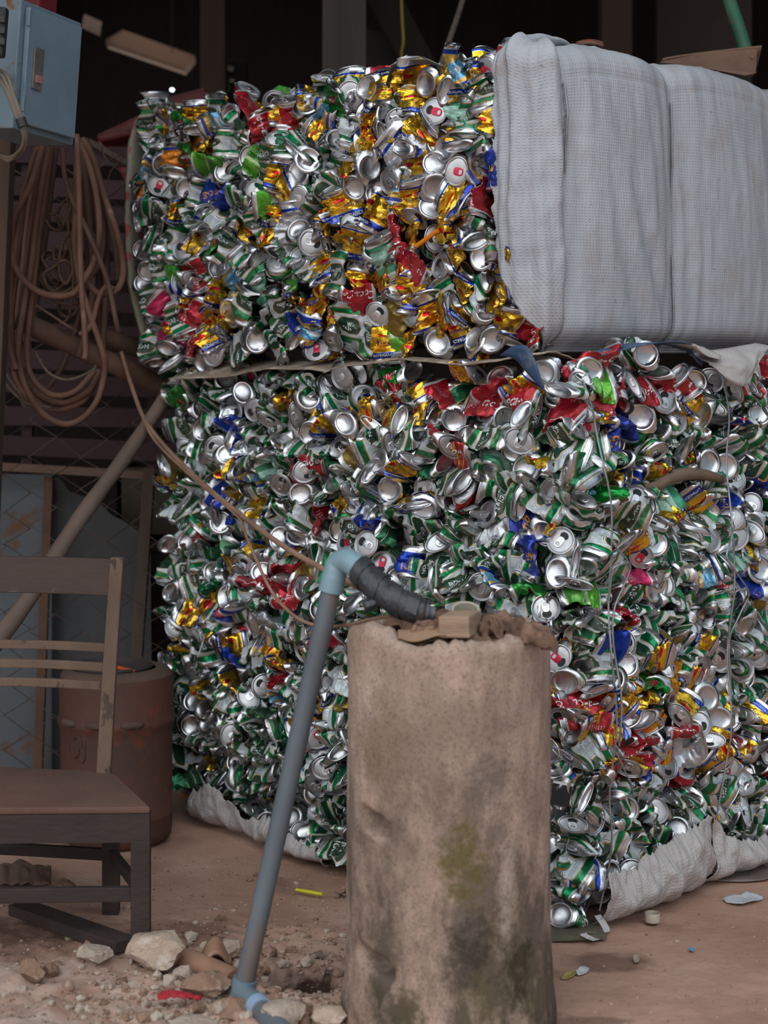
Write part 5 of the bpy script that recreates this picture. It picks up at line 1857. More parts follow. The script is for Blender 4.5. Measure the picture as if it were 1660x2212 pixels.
# ------------------------------------------------------------------ chair
m_chair = M('worn_brown_wood', srgb(86, 66, 56), srgb(68, 52, 45), scale=5, stretch=(1, 1, 3), rough=0.82, bump=0.25, bscale=30, c3=srgb(120, 94, 76), scale3=9, lo3=0.58, hi3=0.72)
m_chair_back = M('sunbleached_wood', srgb(116, 93, 77), srgb(95, 75, 62), scale=7, stretch=(1, 1, 0.5), rough=0.85, bump=0.3, bscale=35, c3=srgb(74, 58, 50), scale3=26, lo3=0.60, hi3=0.64)
m_chair_rail = M('dark_stained_wood', srgb(76, 59, 53), srgb(62, 48, 44), scale=4, stretch=(0.5, 1, 2), rough=0.75, bump=0.2, bscale=30, c3=srgb(126, 102, 84), scale3=5, lo3=0.60, hi3=0.66)
m_seat = M('dust_covered_wood', srgb(108, 78, 66), srgb(94, 67, 57), scale=6, rough=0.92, bump=0.25, bscale=120)
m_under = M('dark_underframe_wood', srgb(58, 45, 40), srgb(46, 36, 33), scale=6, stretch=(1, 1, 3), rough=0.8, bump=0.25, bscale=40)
FR_ = Vector((-0.441, 3.31, 0))           # right front corner of the seat
BR_ = Vector((-0.562, 3.60, 0))           # right back corner
FL_ = FR_ + Vector((-0.40, -0.012, 0))
BL_ = BR_ + Vector((-0.30, 0.055, 0))
SH = 0.278
ch = thing('wooden_chair', 'low worn wooden chair with slatted back, dusty seat, at the left edge', 'chair', ((FR_ + BL_) / 2)[:])
# seat: a bevelled tapering board with clipped corners
oc = [FL_, FR_, FR_.lerp(BR_, 0.86) + Vector((0.004, 0, 0)), BR_ + Vector((-0.008, 0.0, 0)), BL_, FL_.lerp(BL_, 0.86)]
bm = bmesh.new()
vb = [bm.verts.new(p + Vector((0, 0, SH - 0.014))) for p in oc]
vt = [bm.verts.new(p + Vector((0, 0, SH))) for p in oc]
bm.faces.new(vb[::-1])
bm.faces.new(vt)
for i in range(6):
    j = (i + 1) % 6
    bm.faces.new((vb[i], vb[j], vt[j], vt[i]))
bmesh.ops.bevel(bm, geom=list(bm.edges), offset=0.004, segments=3, affect='EDGES', profile=0.5)
bm.verts.index_update()
MB().add([q.co for q in bm.verts], [[q.index for q in f.verts] for f in bm.faces]).build('seat', m_seat, ch, smooth=40)
bm.free()
legF = FR_ + Vector((-0.020, 0.016, 0))
legFL = FL_ + Vector((0.020, 0.016, 0))
legB = BR_ + Vector((0.008, -0.040, 0))
legBL = BL_ + Vector((0.004, -0.034, 0))
for (p, s_) in ((legF, 0.036), (legFL, 0.036)):
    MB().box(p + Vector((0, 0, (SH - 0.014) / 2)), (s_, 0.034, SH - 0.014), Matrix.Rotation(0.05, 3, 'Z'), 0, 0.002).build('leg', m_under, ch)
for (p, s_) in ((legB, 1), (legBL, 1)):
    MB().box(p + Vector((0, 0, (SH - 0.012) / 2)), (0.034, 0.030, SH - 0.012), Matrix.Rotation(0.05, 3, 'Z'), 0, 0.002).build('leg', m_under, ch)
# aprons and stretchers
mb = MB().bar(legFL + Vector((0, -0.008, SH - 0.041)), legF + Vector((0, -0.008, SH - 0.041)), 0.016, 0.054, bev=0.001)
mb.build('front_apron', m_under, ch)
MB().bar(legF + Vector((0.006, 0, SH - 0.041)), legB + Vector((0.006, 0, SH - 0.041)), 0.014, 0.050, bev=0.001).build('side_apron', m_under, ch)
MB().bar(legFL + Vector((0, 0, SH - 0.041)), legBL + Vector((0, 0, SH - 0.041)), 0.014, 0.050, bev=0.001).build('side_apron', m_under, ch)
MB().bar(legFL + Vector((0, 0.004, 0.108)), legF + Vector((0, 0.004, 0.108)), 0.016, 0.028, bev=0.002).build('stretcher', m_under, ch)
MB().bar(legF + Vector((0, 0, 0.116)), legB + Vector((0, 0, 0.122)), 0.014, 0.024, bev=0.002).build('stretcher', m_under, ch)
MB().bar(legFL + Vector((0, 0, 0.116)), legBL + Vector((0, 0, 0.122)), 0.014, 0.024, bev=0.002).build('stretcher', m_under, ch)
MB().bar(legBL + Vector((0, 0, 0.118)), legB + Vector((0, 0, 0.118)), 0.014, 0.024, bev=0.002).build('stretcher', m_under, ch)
# back posts lean back, a little curved
def post(px_top, base, side):
    q = []
    top = P(px_top, 1210, 3.66) if side else None
    for k in range(11):
        t_ = k / 10
        z = SH - 0.01 + (0.712 - SH + 0.01) * t_
        y = base.y + 0.050 * t_ ** 1.6
        x = base.x + 0.020 * t_
        q.append(Vector((x, y, z)))
    return q


pr_ = post(250, Vector((-0.574, 3.594, 0)), 1)
pl_ = [p + Vector((-0.325, 0.055, 0)) for p in pr_]
for q, s_ in ((pr_, 1), (pl_, -1)):
    mb = MB()
    vs_, fs_ = [], []
    for k, p in enumerate(q):
        w_2 = 0.0145 - 0.001 * k / 10
        d2 = 0.012 - 0.003 * k / 10
        vs_ += [p + Vector((-w_2, -d2, 0)), p + Vector((w_2, -d2, 0)), p + Vector((w_2, d2, 0)), p + Vector((-w_2, d2, 0))]
    for k in range(10):
        for j in range(4):
            fs_.append((k * 4 + j, k * 4 + (j + 1) % 4, k * 4 + 4 + (j + 1) % 4, k * 4 + 4 + j))
    fs_ += [(3, 2, 1, 0), (40, 41, 42, 43)]
    mb.add(vs_, fs_)
    o = mb.build('back_post', m_chair_back, ch)
    bv = o.modifiers.new('edge', 'BEVEL')
    bv.width = 0.0025
    bv.segments = 2


def at_z(q, z):
    for a_, b2 in zip(q, q[1:]):
        if a_.z <= z <= b2.z:
            return a_.lerp(b2, (z - a_.z) / (b2.z - a_.z))
    return q[-1]


def back_rail(name, z, h, thick, mat, bow=0.018):
    a_, b2 = at_z(pr_, z), at_z(pl_, z)
    cs = []
    for k in range(9):
        t_ = k / 8
        p = a_.lerp(b2, t_)
        p.y += bow * math.sin(math.pi * t_) + 0.001
        cs.append(p)
    mb_ = MB()
    vs_, fs_ = [], []
    for p in cs:
        for dy, dz in ((-thick, -h / 2), (thick, -h / 2), (thick, h / 2), (-thick, h / 2)):
            vs_.append(p + Vector((0, dy, dz)))
    for k in range(8):
        for j in range(4):
            fs_.append((k * 4 + j, k * 4 + 4 + j, k * 4 + 4 + (j + 1) % 4, k * 4 + (j + 1) % 4))
    fs_ += [(0, 1, 2, 3), (35, 34, 33, 32)]
    o_ = mb_.add(vs_, fs_).build(name, mat, ch)
    bv_ = o_.modifiers.new('edge', 'BEVEL')
    bv_.width = 0.002
    bv_.segments = 2
    return o_


back_rail('top_rail', 0.671, 0.076, 0.008, m_chair_rail)
for z in (0.528, 0.489, 0.451):
    back_rail('back_slat', z, 0.018, 0.006, m_chair_back)
# dark plank on the ground under the chair
a, b_ = G(40, 1960, 0.02), G(272, 2042, 0.02)
o = MB().bar(a, b_, 0.05, 0.022, bev=0.002).build('ground_plank', m_under)
tag(o, 'dark plank lying on the ground under the chair', 'plank')
# dusty crumpled plastic under the chair
m_film = M('dusty_film', srgb(120, 94, 82), srgb(98, 76, 66), scale=10, rough=0.7)


def film(u, v):
    p = G(-20 + 130 * u, 1880 + 40 * v)
    p.z = 0.006 + 0.018 * abs(fbm(u * 3, v * 1.5, 4)) + 0.022 * math.sin(math.pi * u) * math.sin(math.pi * v)
    return p


o = MB().grid(film, 24, 16).build('crumpled_film', m_film, smooth=60)
o.modifiers.new('thickness', 'SOLIDIFY').thickness = 0.002
tag(o, 'dusty crumpled plastic on the ground behind the chair legs', 'plastic film')

# ------------------------------------------------------------------ red steel gas cylinder with cap ring
m_cyl = M('rusty_red_paint', srgb(92, 56, 44), srgb(76, 54, 45), scale=7, rough=0.75, bump=0.2, bscale=40, c3=srgb(124, 56, 36), scale3=9, lo3=0.57, hi3=0.68)
m_cyl_top = M('dust_on_shoulder', srgb(98, 76, 64), srgb(84, 65, 55), scale=9, rough=0.9, bump=0.2, bscale=60)
m_rim = M('dark_collar', srgb(48, 40, 42), srgb(60, 50, 48), scale=15, rough=0.7)
CYX, CYY = (252 - 830) / F * 4.13, 4.13
gc = thing('steel_drum', 'dusty red steel drum with embossed badge standing by the fence', 'drum', (CYX, CYY, 0))
prof = [(0.0, 0.0), (0.118, 0.0), (0.128, 0.012), (0.130, 0.03), (0.130, 0.055), (0.1325, 0.060), (0.1325, 0.066), (0.130, 0.070), (0.131, 0.25), (0.133, 0.268), (0.137, 0.275), (0.138, 0.283), (0.136, 0.290), (0.133, 0.296), (0.134, 0.37), (0.131, 0.386)]
MB().lathe(prof, (CYX, CYY, 0), 64).build('drum_body', m_cyl, gc, smooth=50)
MB().lathe([(0.131, 0.386), (0.124, 0.396), (0.112, 0.401), (0.095, 0.402), (0.092, 0.398)], (CYX, CYY, 0), 64).build('drum_shoulder', m_cyl_top, gc, smooth=60)
MB().lathe([(0.094, 0.398), (0.097, 0.404), (0.093, 0.409), (0.088, 0.404), (0.083, 0.392), (0.055, 0.385), (0.0005, 0.384)], (CYX - 0.012, CYY, 0), 48).build('drum_mouth', m_rim, gc, smooth=60)
# pressed humps under the shoulder rib
mb = MB()
for a0 in (-2.35, -1.75, -1.15):
    pts = [Vector((CYX + 0.136 * math.cos(a0 + d_), CYY + 0.136 * math.sin(a0 + d_), 0.288)) for d_ in np.linspace(-0.2, 0.2, 9)]
    mb.tube(pts, [0.004, 0.007, 0.009, 0.0095, 0.0095, 0.0095, 0.009, 0.007, 0.004], 8)
mb.build('pressed_rib', m_cyl_top, gc, smooth=70)
# embossed badge: frame with a curved P mark
mb = MB()


def onc(a_, z, r=0.1318):
    return Vector((CYX + r * math.cos(a_), CYY + r * math.sin(a_), z))


A0 = -2.18
fr_ = [(-.24, .262), (.20, .250), (.22, .24), (.22, .205), (.18, .195), (-.20, .205), (-.24, .212), (-.24, .262)]
fr_ = [onc(A0 + x * 0.85, 0.235 + (z - 0.228) * 1.0) for x, z in fr_]
mb.tube(fr_, 0.0016, 6)
pm = [(-.07, .205), (-.02, .204), (.03, .208), (.05, .217), (.02, .226), (-.04, .229), (-.07, .236), (-.05, .246), (0.0, .251), (.06, .249), (.10, .240), (.11, .228)]
mb.tube(spline([onc(A0 + x, 0.008 + z) for x, z in pm], 4), 0.0026, 6)
mb.build('embossed_badge', m_cyl, gc, smooth=60)
a, b_ = P(253, 1441, 4.09), P(292, 1450, 4.06)
o = MB().bar(a, b_, 0.010, 0.006, bev=0.001).build('orange_stick', M('orange_stick_plastic', srgb(214, 84, 34), rough=0.5))
tag(o, 'flat orange stick lying on the mouth of the red drum', 'stick')

# ------------------------------------------------------------------ fence, planks and sheet metal behind
m_fwire = M('rusty_fence_wire', srgb(104, 88, 78), srgb(84, 70, 62), scale=20, rough=0.7, metal=0.3)
FY = 4.56
fe = thing('chain_link_fence', 'rusty chain-link fence stretched behind the chair and hose coils', 'fence', (-0.9, FY, 0))
mb = MB()
pw_, phh = 0.0665, 0.090
nx = 26
for i in range(nx):
    x0 = -1.62 + i * pw_
    pts = []
    nz_ = int(1.62 / (phh / 2))
    for k in range(nz_ + 1):
        sgn = 1 if (k + i) % 2 else -1
        x = x0 + sgn * pw_ / 2 * 1.04 + 0.006 * fbm(i * 0.7, k * 0.4, 1)
        z = 0.02 + k * phh / 2 + 0.005 * fbm(i * 0.5, k * 0.5, 6) + 0.02 * fbm(i * 0.2, k * 0.15, 9)
        pts.append((x, FY + 0.004 * sgn * (1 if i % 2 else -1) + 0.02 * fbm(x * 2, z * 2, 4), z))
    mb.tube(pts, 0.0021, 5)
mb.build('wire_mesh', m_fwire, fe, smooth=60)
m_post = M('grey_brown_wood', srgb(92, 76, 66), srgb(72, 58, 50), scale=5, stretch=(3, 3, 0.5), rough=0.85, bump=0.3, bscale=30)
m_rail = M('pinkish_grey_wood', srgb(110, 88, 74), srgb(88, 68, 58), scale=5, stretch=(0.5, 3, 3), rough=0.85, bump=0.3, bscale=30, c3=srgb(100, 66, 44), scale3=10)


def wood_bar(name, label, a_, b2, w, h, mat, cat='post', up=(0, 0, 1), bev=0.002, group=None):
    o_ = MB().bar(a_, b2, w, h, up, bev).build(name, mat)
    return tag(o_, label, cat, group)


def tagrot(o_):
    return o_


a = P(-60, 1004, 4.66)
b_ = P(420, 1032, 4.66)
wood_bar('fence_rail', 'horizontal wooden rail across the fence above the rusty sheet metal', a, b_, 0.03, 0.022, m_rail, 'rail')
q = P(322, 1010, 4.63)
wood_bar('fence_post', 'thin upright wooden post behind the fence by the lower bale', (q.x + 0.002, q.y, q.z), (q.x - 0.055, q.y, 0.0), 0.030, 0.028, m_post, up=(0, 1, 0))
q = P(106, 1030, 4.70)
wood_bar('fence_post', 'rusty upright batten between the two metal sheets', (q.x, q.y, q.z), (q.x - 0.03, q.y, 0.0), 0.024, 0.022, M('rusty_brown_batten', srgb(104, 72, 52), srgb(80, 58, 46), scale=10, rough=0.85), up=(0, 1, 0))
m_sheet = M('rusty_blue_grey_sheet', srgb(92, 97, 102), srgb(80, 84, 88), scale=4, rough=0.7, bump=0.1, c3=srgb(98, 66, 46), scale3=7, lo3=0.60, hi3=0.68)
m_sheet2 = M('dark_grey_sheet', srgb(72, 74, 76), srgb(62, 62, 62), scale=4, rough=0.75, bump=0.1, c3=srgb(84, 66, 54), scale3=6, lo3=0.58, hi3=0.7)


def plate(name, label, pix, d, mat, t_=0.004):
    vs_ = [P(x, y, d) for x, y in pix]
    k = len(vs_)
    allv = vs_ + [p + Vector((0, t_, 0)) for p in vs_]
    fs_ = [tuple(range(k)), tuple(range(2 * k - 1, k - 1, -1))] + [(i, i + k, (i + 1) % k + k, (i + 1) % k) for i in range(k)]
    return tag(MB().add(allv, fs_).build(name, mat), label, 'metal sheet')


plate('metal_sheet', 'pale rusty metal sheet behind the fence at the left edge', [(-150, 1700), (112, 1700), (112, 1026), (-150, 1020)], 4.76, m_sheet)
plate('metal_sheet', 'grey metal sheet with a ragged sloping top behind the fence', [(100, 1690), (330, 1690), (325, 1170), (300, 1148), (268, 1126), (240, 1112), (215, 1085), (180, 1072), (150, 1062), (128, 1032), (100, 1030)], 4.79, m_sheet2)
# maroon slats
m_slat = M('dark_maroon_board', srgb(66, 40, 44), srgb(52, 32, 36), scale=3, stretch=(0.4, 2, 2), rough=0.8, bump=0.15, bscale=20)
sl = thing('slatted_panel', 'dark maroon slatted board panel behind the hose coils', 'panel', P(150, 1000, 4.9)[:])
for k in range(11):
    y0 = 320 + k * 63
    a, b_ = P(-250, y0 + 8 * math.sin(k * 2.2), 4.9), P(430, y0 + 26 + 10 * math.sin(k * 1.3), 4.9)
    MB().bar(a, b_, 0.018, 0.054, bev=0.002).build('board', m_slat, sl)
for px in (60, 330):
    MB().bar(P(px, 300, 4.93), P(px, 1015, 4.93), 0.03, 0.03, up=(0, 1, 0)).build('upright', m_slat, sl)
# stacked crates glimpsed behind the fence
def crate(name, label, px, py, w, h, d, mat):
    p = P(px, py, d)
    s_ = d / F
    W, H, D = w * s_, h * s_, 0.3
    t_ = 0.012
    mb_ = MB()
    mb_.box((0, 0, t_ / 2), (W, D, t_))
    for sx in (-1, 1):
        mb_.box((sx * (W - t_) / 2, 0, H / 2), (t_, D, H))
        mb_.box((0, sx * (D - t_) / 2, H / 2), (W, t_, H))
        mb_.box((0, sx * (D / 2 + 0.004), H * 0.92), (W + 0.01, 0.012, H * 0.12))
        mb_.box((0, sx * (D / 2 + 0.004), H * 0.12), (W + 0.01, 0.012, H * 0.10))
    o_ = mb_.build(name, mat)
    o_.location = (p.x, p.y, p.z)
    return tag(o_, label, 'crate')


m_yc = M('dark_yellow_plastic', srgb(66, 50, 22), srgb(52, 40, 20), scale=9, rough=0.6)
m_rc = M('dark_red_plastic', srgb(60, 16, 19), srgb(48, 14, 16), scale=9, rough=0.6)
zb = 0.0
crate('plastic_crate', 'dark red crate on the ground behind the fence, lowest of the stack', 345, 1530, 150, 150, 5.1, m_rc)
crate('plastic_crate', 'dark red crate beneath the yellow crates of the stack behind the fence', 345, 1376, 150, 150, 5.1, m_rc)
crate('plastic_crate', 'dark yellow crate above the red ones behind the fence', 345, 1222, 150, 150, 5.1, m_yc)
crate('plastic_crate', 'dark yellow crate on top of the stack behind the fence', 345, 1068, 150, 150, 5.1, m_yc)
for o_ in list(bpy.data.objects):
    if o_.name.startswith('plastic_crate'):
        o_.location.z -= P(345, 1530, 5.1).z - 0.0

# leaning pole and two rusty pipes
m_pole = M('grey_brown_pole', srgb(116, 96, 86), srgb(92, 76, 67), scale=4, stretch=(1, 1, 0.5), rough=0.85, bump=0.25, bscale=40, c3=srgb(70, 54, 48), scale3=14, lo3=0.66, hi3=0.70)
a = P(378, 828, 4.38)
b_ = P(-10, 1390, 4.02)
dirn = (b_ - a).normalized()
foot = a + dirn * (a.z / -dirn.z)
k = 30
pts = [a.lerp(foot, i / k) + Vector((0.003 * math.sin(i * 0.55), 0, 0.002 * math.sin(i * 0.8))) for i in range(k + 1)]
o = MB().tube(pts, [0.0165 + 0.0045 * min(1, i / 12) + 0.001 * math.sin(i * 1.7) for i in range(k + 1)], 14).build('wooden_pole', m_pole, smooth=60)
tag(o, 'leaning crooked wooden pole in front of the fence, behind the chair', 'pole')
m_rust = M('rusty_pipe_steel', srgb(122, 92, 76), srgb(98, 74, 62), scale=12, rough=0.85, bump=0.35, bscale=90)
m_bore = M('dark_bore', (0.010, 0.008, 0.007, 1), rough=0.9)


def hollow(name, label, a_, b2, r):
    d_ = (b2 - a_).normalized()
    L = (b2 - a_).length
    z = d_
    x = z.orthogonal().normalized()
    y = z.cross(x)
    rot_ = Matrix((x, y, z)).transposed()
    mb_ = MB().lathe([(r * 0.84, 0.30), (r * 0.84, 0.003), (r * 0.88, 0.0), (r * 0.98, 0.0), (r, 0.003), (r, L), (0.0005, L)], a_[:], 28, rot=rot_)
    return tag(mb_.build(name, m_rust, smooth=50), label, 'pipe')


hollow('rusty_pipe', 'long rusty steel pipe with open end across the lower hose coils', P(42, 692, 4.28), P(345, 832, 4.52), 0.0255)
hollow('rusty_pipe', 'short rusty steel pipe behind the longer one, ending at the upper bale', P(198, 722, 4.45), P(345, 766, 4.60), 0.0245)

# ------------------------------------------------------------------ post with electric box, hoses hanging from it
m_bpost = M('brown_timber', srgb(84, 68, 54), srgb(66, 52, 42), scale=4, stretch=(3, 3, 0.4), rough=0.85, bump=0.3, bscale=30)
q = P(2, 350, 4.05)
q_low = P(-24, 960, 4.05)
k_ = (q.x - q_low.x) / (q.z - q_low.z)
wood_bar('timber_post', 'brown timber post under the electric box at the left edge', (q.x - k_ * q.z, q.y, 0), (q.x + k_ * (2.3 - q.z), q.y, 2.3), 0.055, 0.06, m_bpost, up=(0, 1, 0))
m_box = M('blue_grey_paint', srgb(128, 150, 164), srgb(114, 136, 150), scale=5, rough=0.45, metal=0.1, bump=0.04, c3=srgb(120, 98, 76), scale3=18, lo3=0.70, hi3=0.76)
m_boxedge = M('rust_chipped_paint', srgb(118, 138, 150), srgb(104, 122, 132), scale=5, rough=0.5, c3=srgb(122, 84, 52), scale3=26, lo3=0.60, hi3=0.68)
m_plate = M('brushed_plate', srgb(150, 148, 144), srgb(124, 120, 114), scale=20, rough=0.4, metal=0.6)
m_redsw = M('faded_red_switch', srgb(176, 116, 112), rough=0.5)
D0 = 3.62
c0t, c0b = P(46, 2, D0), P(38, 272, D0)            # near edge of the door side
c1t, c1b = P(184, 44, D0 + 0.21), P(161, 320, D0 + 0.21)
ex = ((c1t - c0t) + (c1b - c0b)) / 2
ez = ((c0t - c0b) + (c1t - c1b)) / 2
W_b, H_b = ex.length, ez.length
exn = ex.normalized()
ezn = (ez - exn * ez.dot(exn)).normalized()
eyn = ezn.cross(exn)                               # into the box
ctr = (c0t + c0b + c1t + c1b) / 4
eb = thing('electric_box', 'blue-grey metal electric box hung on the timber post, top left', 'electric box', ctr[:])
rotb = Matrix((exn, eyn, ezn)).transposed()
DB_ = 0.135
MB().box(ctr + eyn * (DB_ / 2 + 0.006), (W_b, DB_, H_b), rotb, 0, 0.004).build('box_body', m_boxedge, eb)
door = MB().box(ctr - eyn * 0.001, (W_b * 0.86, 0.012, H_b * 0.90), rotb, 0, 0.002).build('door', m_box, eb)
pc_ = ctr - exn * W_b * 0.27 - eyn * 0.009 - ezn * H_b * 0.005
MB().box(pc_, (0.034, 0.006, 0.086), rotb, 0, 0.001).build('lock_plate', m_plate, door)
MB().box(pc_ - eyn * 0.004 - ezn * 0.022, (0.019, 0.006, 0.016), rotb, 0, 0.0015).build('switch', m_redsw, door)['label'] = 'faded red rocker switch'
for zz in (0.36, -0.30):
    MB().tube([ctr - exn * W_b * 0.445 - eyn * 0.007 + ezn * (H_b * zz - 0.016), ctr - exn * W_b * 0.445 - eyn * 0.007 + ezn * (H_b * zz + 0.016)], 0.004, 8).build('hinge', m_boxedge, eb, smooth=60)
# cable bundle at its near edge
m_ecable = M('dusty_grey_cable', srgb(130, 116, 102), srgb(102, 90, 80), scale=12, rough=0.75)
m_etape = M('black_cable_tape', srgb(46, 46, 48), rough=0.5)
cbn = thing('cable_bundle', 'bundle of dusty grey cables taped together below the electric box', 'cable', P(40, 280, 3.56)[:])
for k, (dx, dy) in enumerate(((0, 0), (5, 4), (-4, 6), (8, -2))):
    q = [P(-20 + dx, 150 + dy, 3.60), P(6 + dx, 165 + dy * 2, 3.56), P(22 + dx, 205, 3.545), P(36 + dx, 245, 3.54), P(48 + dx * 0.6, 272, 3.54), P(53 + dx * 0.5, 300 + dy, 3.56), P(42 + dx, 325 + dy, 3.6), P(18, 342 + dy, 3.68), P(2 - dx, 332 + dy, 3.75)]
    MB().tube(spline(q, 6), 0.0036, 7).build('cable', m_ecable, cbn, smooth=60)
MB().tube([P(44, 256, 3.538), P(50, 274, 3.538)], [0.0105, 0.0105], 12).build('tape', m_etape, cbn, smooth=50)['label'] = 'black tape'
# dark socket strip at the frame edge
m_dk = M('black_plastic', srgb(36, 34, 34), srgb(28, 26, 26), scale=20, rough=0.5)
sk = thing('socket_strip', 'black plastic socket strip at the left edge beside the electric box', 'socket strip', P(-4, 70, 3.5)[:])
MB().box(P(-6, 70, 3.5), (0.036, 0.03, 0.10), Matrix.Rotation(0.08, 3, 'Y'), 0, 0.006).build('strip_body', m_dk, sk)
for k in range(3):
    MB().box(P(4, 42 + k * 24, 3.482), (0.014, 0.010, 0.014), Matrix.Rotation(0.08, 3, 'Y'), 0, 0.002).build('socket', m_etape, sk)

# hoses
m_hose = M('dusty_brown_hose', srgb(118, 84, 68), srgb(92, 64, 52), scale=9, rough=0.8, bump=0.15, bscale=60, c3=srgb(140, 110, 94), scale3=14, lo3=0.6, hi3=0.72)
m_hose2 = M('darker_brown_hose', srgb(96, 70, 58), srgb(76, 54, 46), scale=9, rough=0.82)
m_thin = M('thin_brown_cable', srgb(104, 78, 62), srgb(84, 62, 50), scale=12, rough=0.8)


def hose(mb_, pix, d0, r, closed=False, wob=0.012):
    k = len(pix)
    pts = [P(x, y, d0 + wob * math.sin(i * 1.9 + x * 0.05)) for i, (x, y) in enumerate(pix)]
    q_ = spline(pts, 8, closed)
    mb_.tube(q_, r, 8, closed=closed)


mb = MB()
hose(mb, [(92, 315), (66, 400), (32, 470), (24, 540), (40, 590), (80, 628), (125, 640), (160, 632), (184, 600), (205, 560), (215, 500), (208, 420), (190, 350), (168, 300)], 4.20, 0.0078)
hose(mb, [(106, 318), (90, 400), (78, 480), (68, 570), (52, 660), (40, 740), (44, 800), (62, 850), (95, 895), (140, 916), (180, 902), (212, 860), (226, 800), (222, 760), (198, 690), (176, 620), (162, 540), (163, 450), (166, 320)], 4.23, 0.0076)
hose(mb, [(178, 300), (200, 340), (228, 430), (252, 500), (266, 570), (262, 610), (244, 632), (214, 634), (192, 614), (180, 590)], 4.26, 0.0080)
hose(mb, [(84, 318), (54, 420), (40, 520), (30, 620), (24, 700), (32, 800), (60, 860)], 4.27, 0.0085)
hose(mb, [(100, 318), (80, 420), (62, 540), (50, 650), (40, 760), (50, 810), (90, 855), (140, 870), (190, 845), (215, 800)], 4.30, 0.0078)
hose(mb, [(96, 318), (72, 410), (58, 500), (48, 600), (36, 700), (40, 790), (72, 858), (120, 884), (176, 868), (208, 824)], 4.32, 0.0078)
hose(mb, [(110, 318), (96, 420), (84, 500), (74, 600), (64, 690), (58, 760), (70, 815), (110, 852), (160, 846), (205, 800)], 4.25, 0.0074)
hose(mb, [(80, 322), (48, 430), (30, 560), (22, 660), (20, 740), (34, 800)], 4.22, 0.0078)
o = mb.build('hose_coil', m_hose, smooth=60)
tag(o, 'large coil of thick dusty brown hose hanging below the electric box', 'hose coil')
mb = MB()
hose(mb, [(172, 305), (186, 400), (196, 520), (200, 620), (190, 700), (170, 770)], 4.34, 0.0085)
hose(mb, [(180, 300), (205, 380), (225, 470), (218, 560), (195, 600), (178, 640), (160, 720), (130, 800), (85, 850), (60, 820)], 4.35, 0.0075)
hose(mb, [(190, 310), (216, 420), (230, 520), (228, 640), (222, 760)], 4.37, 0.0085)
hose(mb, [(136, 320), (140, 380), (160, 440), (180, 480), (215, 560), (236, 620), (248, 680), (256, 714)], 4.18, 0.0062)
hose(mb, [(112, 318), (100, 420), (92, 480), (72, 560), (62, 660)], 4.28, 0.0085)
hose(mb, [(184, 300), (212, 380), (236, 470), (250, 540), (256, 600)], 4.33, 0.0078)
hose(mb, [(176, 305), (194, 400), (212, 500), (214, 600), (216, 700), (214, 790)], 4.40, 0.0085)
hose(mb, [(168, 305), (178, 400), (188, 500), (190, 600), (178, 660), (164, 730)], 4.39, 0.0085)
hose(mb, [(120, 318), (108, 420), (96, 520), (80, 640), (70, 700)], 4.33, 0.0085)
o = mb.build('hose_coil', m_hose2, smooth=60)
tag(o, 'darker hose coil hanging behind the thick one', 'hose coil')
mb = MB()
hose(mb, [(166, 290), (170, 380), (172, 470), (173, 540), (176, 620), (182, 700), (185, 760), (181, 776)], 4.12, 0.0068, wob=0.004)
hose(mb, [(246, 624), (226, 622), (212, 650), (202, 690), (190, 712), (172, 722)], 4.22, 0.0065, wob=0.004)
o = mb.build('hanging_hose', m_hose, smooth=60)
tag(o, 'single hose hanging straight down with a pale worn end', 'hose')
mb = MB()
rr = random.Random(5)
for (cx, cy, rx, ry, rt) in ((122, 580, 36, 28, 0.5), (118, 590, 30, 34, 0.2), (126, 575, 42, 22, 0.8), (110, 600, 24, 20, 0.4), (132, 600, 32, 40, 1.0), (140, 460, 16, 26, 0.3), (118, 480, 22, 14, 0.6), (132, 640, 36, 14, 0.3), (145, 560, 16, 50, 0.1), (128, 545, 12, 20, 0.5), (150, 660, 20, 30, 0.5)):
    pix = []
    for k in range(10):
        t_ = 2 * math.pi * k / 10
        x, y = rx * math.cos(t_) * rr.uniform(0.85, 1.15), ry * math.sin(t_) * rr.uniform(0.85, 1.15)
        pix.append((cx + x * math.cos(rt) - y * math.sin(rt), cy + x * math.sin(rt) + y * math.cos(rt)))
    hose(mb, pix, 4.30 + rr.uniform(-0.03, 0.03), rr.uniform(0.003, 0.0042), True, 0.01)
hose(mb, [(78, 660), (110, 680), (140, 700), (165, 716)], 4.2, 0.0032)
hose(mb, [(145, 420), (148, 500), (158, 600), (150, 680), (130, 700)], 4.28, 0.0034)
o = mb.build('cable_tangle', m_thin, smooth=60)
tag(o, 'tangle of thin brown cable coiled inside the hanging hoses', 'cable')
mb = MB()
for k in range(6):
    hose(mb, [(30 - k * 4, 360), (18 - k * 3, 480), (6 + k * 2, 640), (-2 + k * 3, 760), (10 + k * 3, 800 + k * 4), (28 + k * 4, 830 + k * 8), (44 + k * 2, 850 + k * 6)], 4.16 + k * 0.012, 0.0028, wob=0.004)
hose(mb, [(0, 800), (20, 838), (45, 862), (70, 875), (110, 880)], 4.25, 0.003)
hose(mb, [(76, 760), (100, 800), (130, 818), (160, 818), (200, 800), (206, 790)], 4.2, 0.0034)
o = mb.build('thin_wire_bundle', M('pale_brown_wire', srgb(104, 90, 76), srgb(84, 72, 60), scale=12, rough=0.75), smooth=60)
tag(o, 'bundle of thin pale wires hanging along the left edge', 'wire bundle')
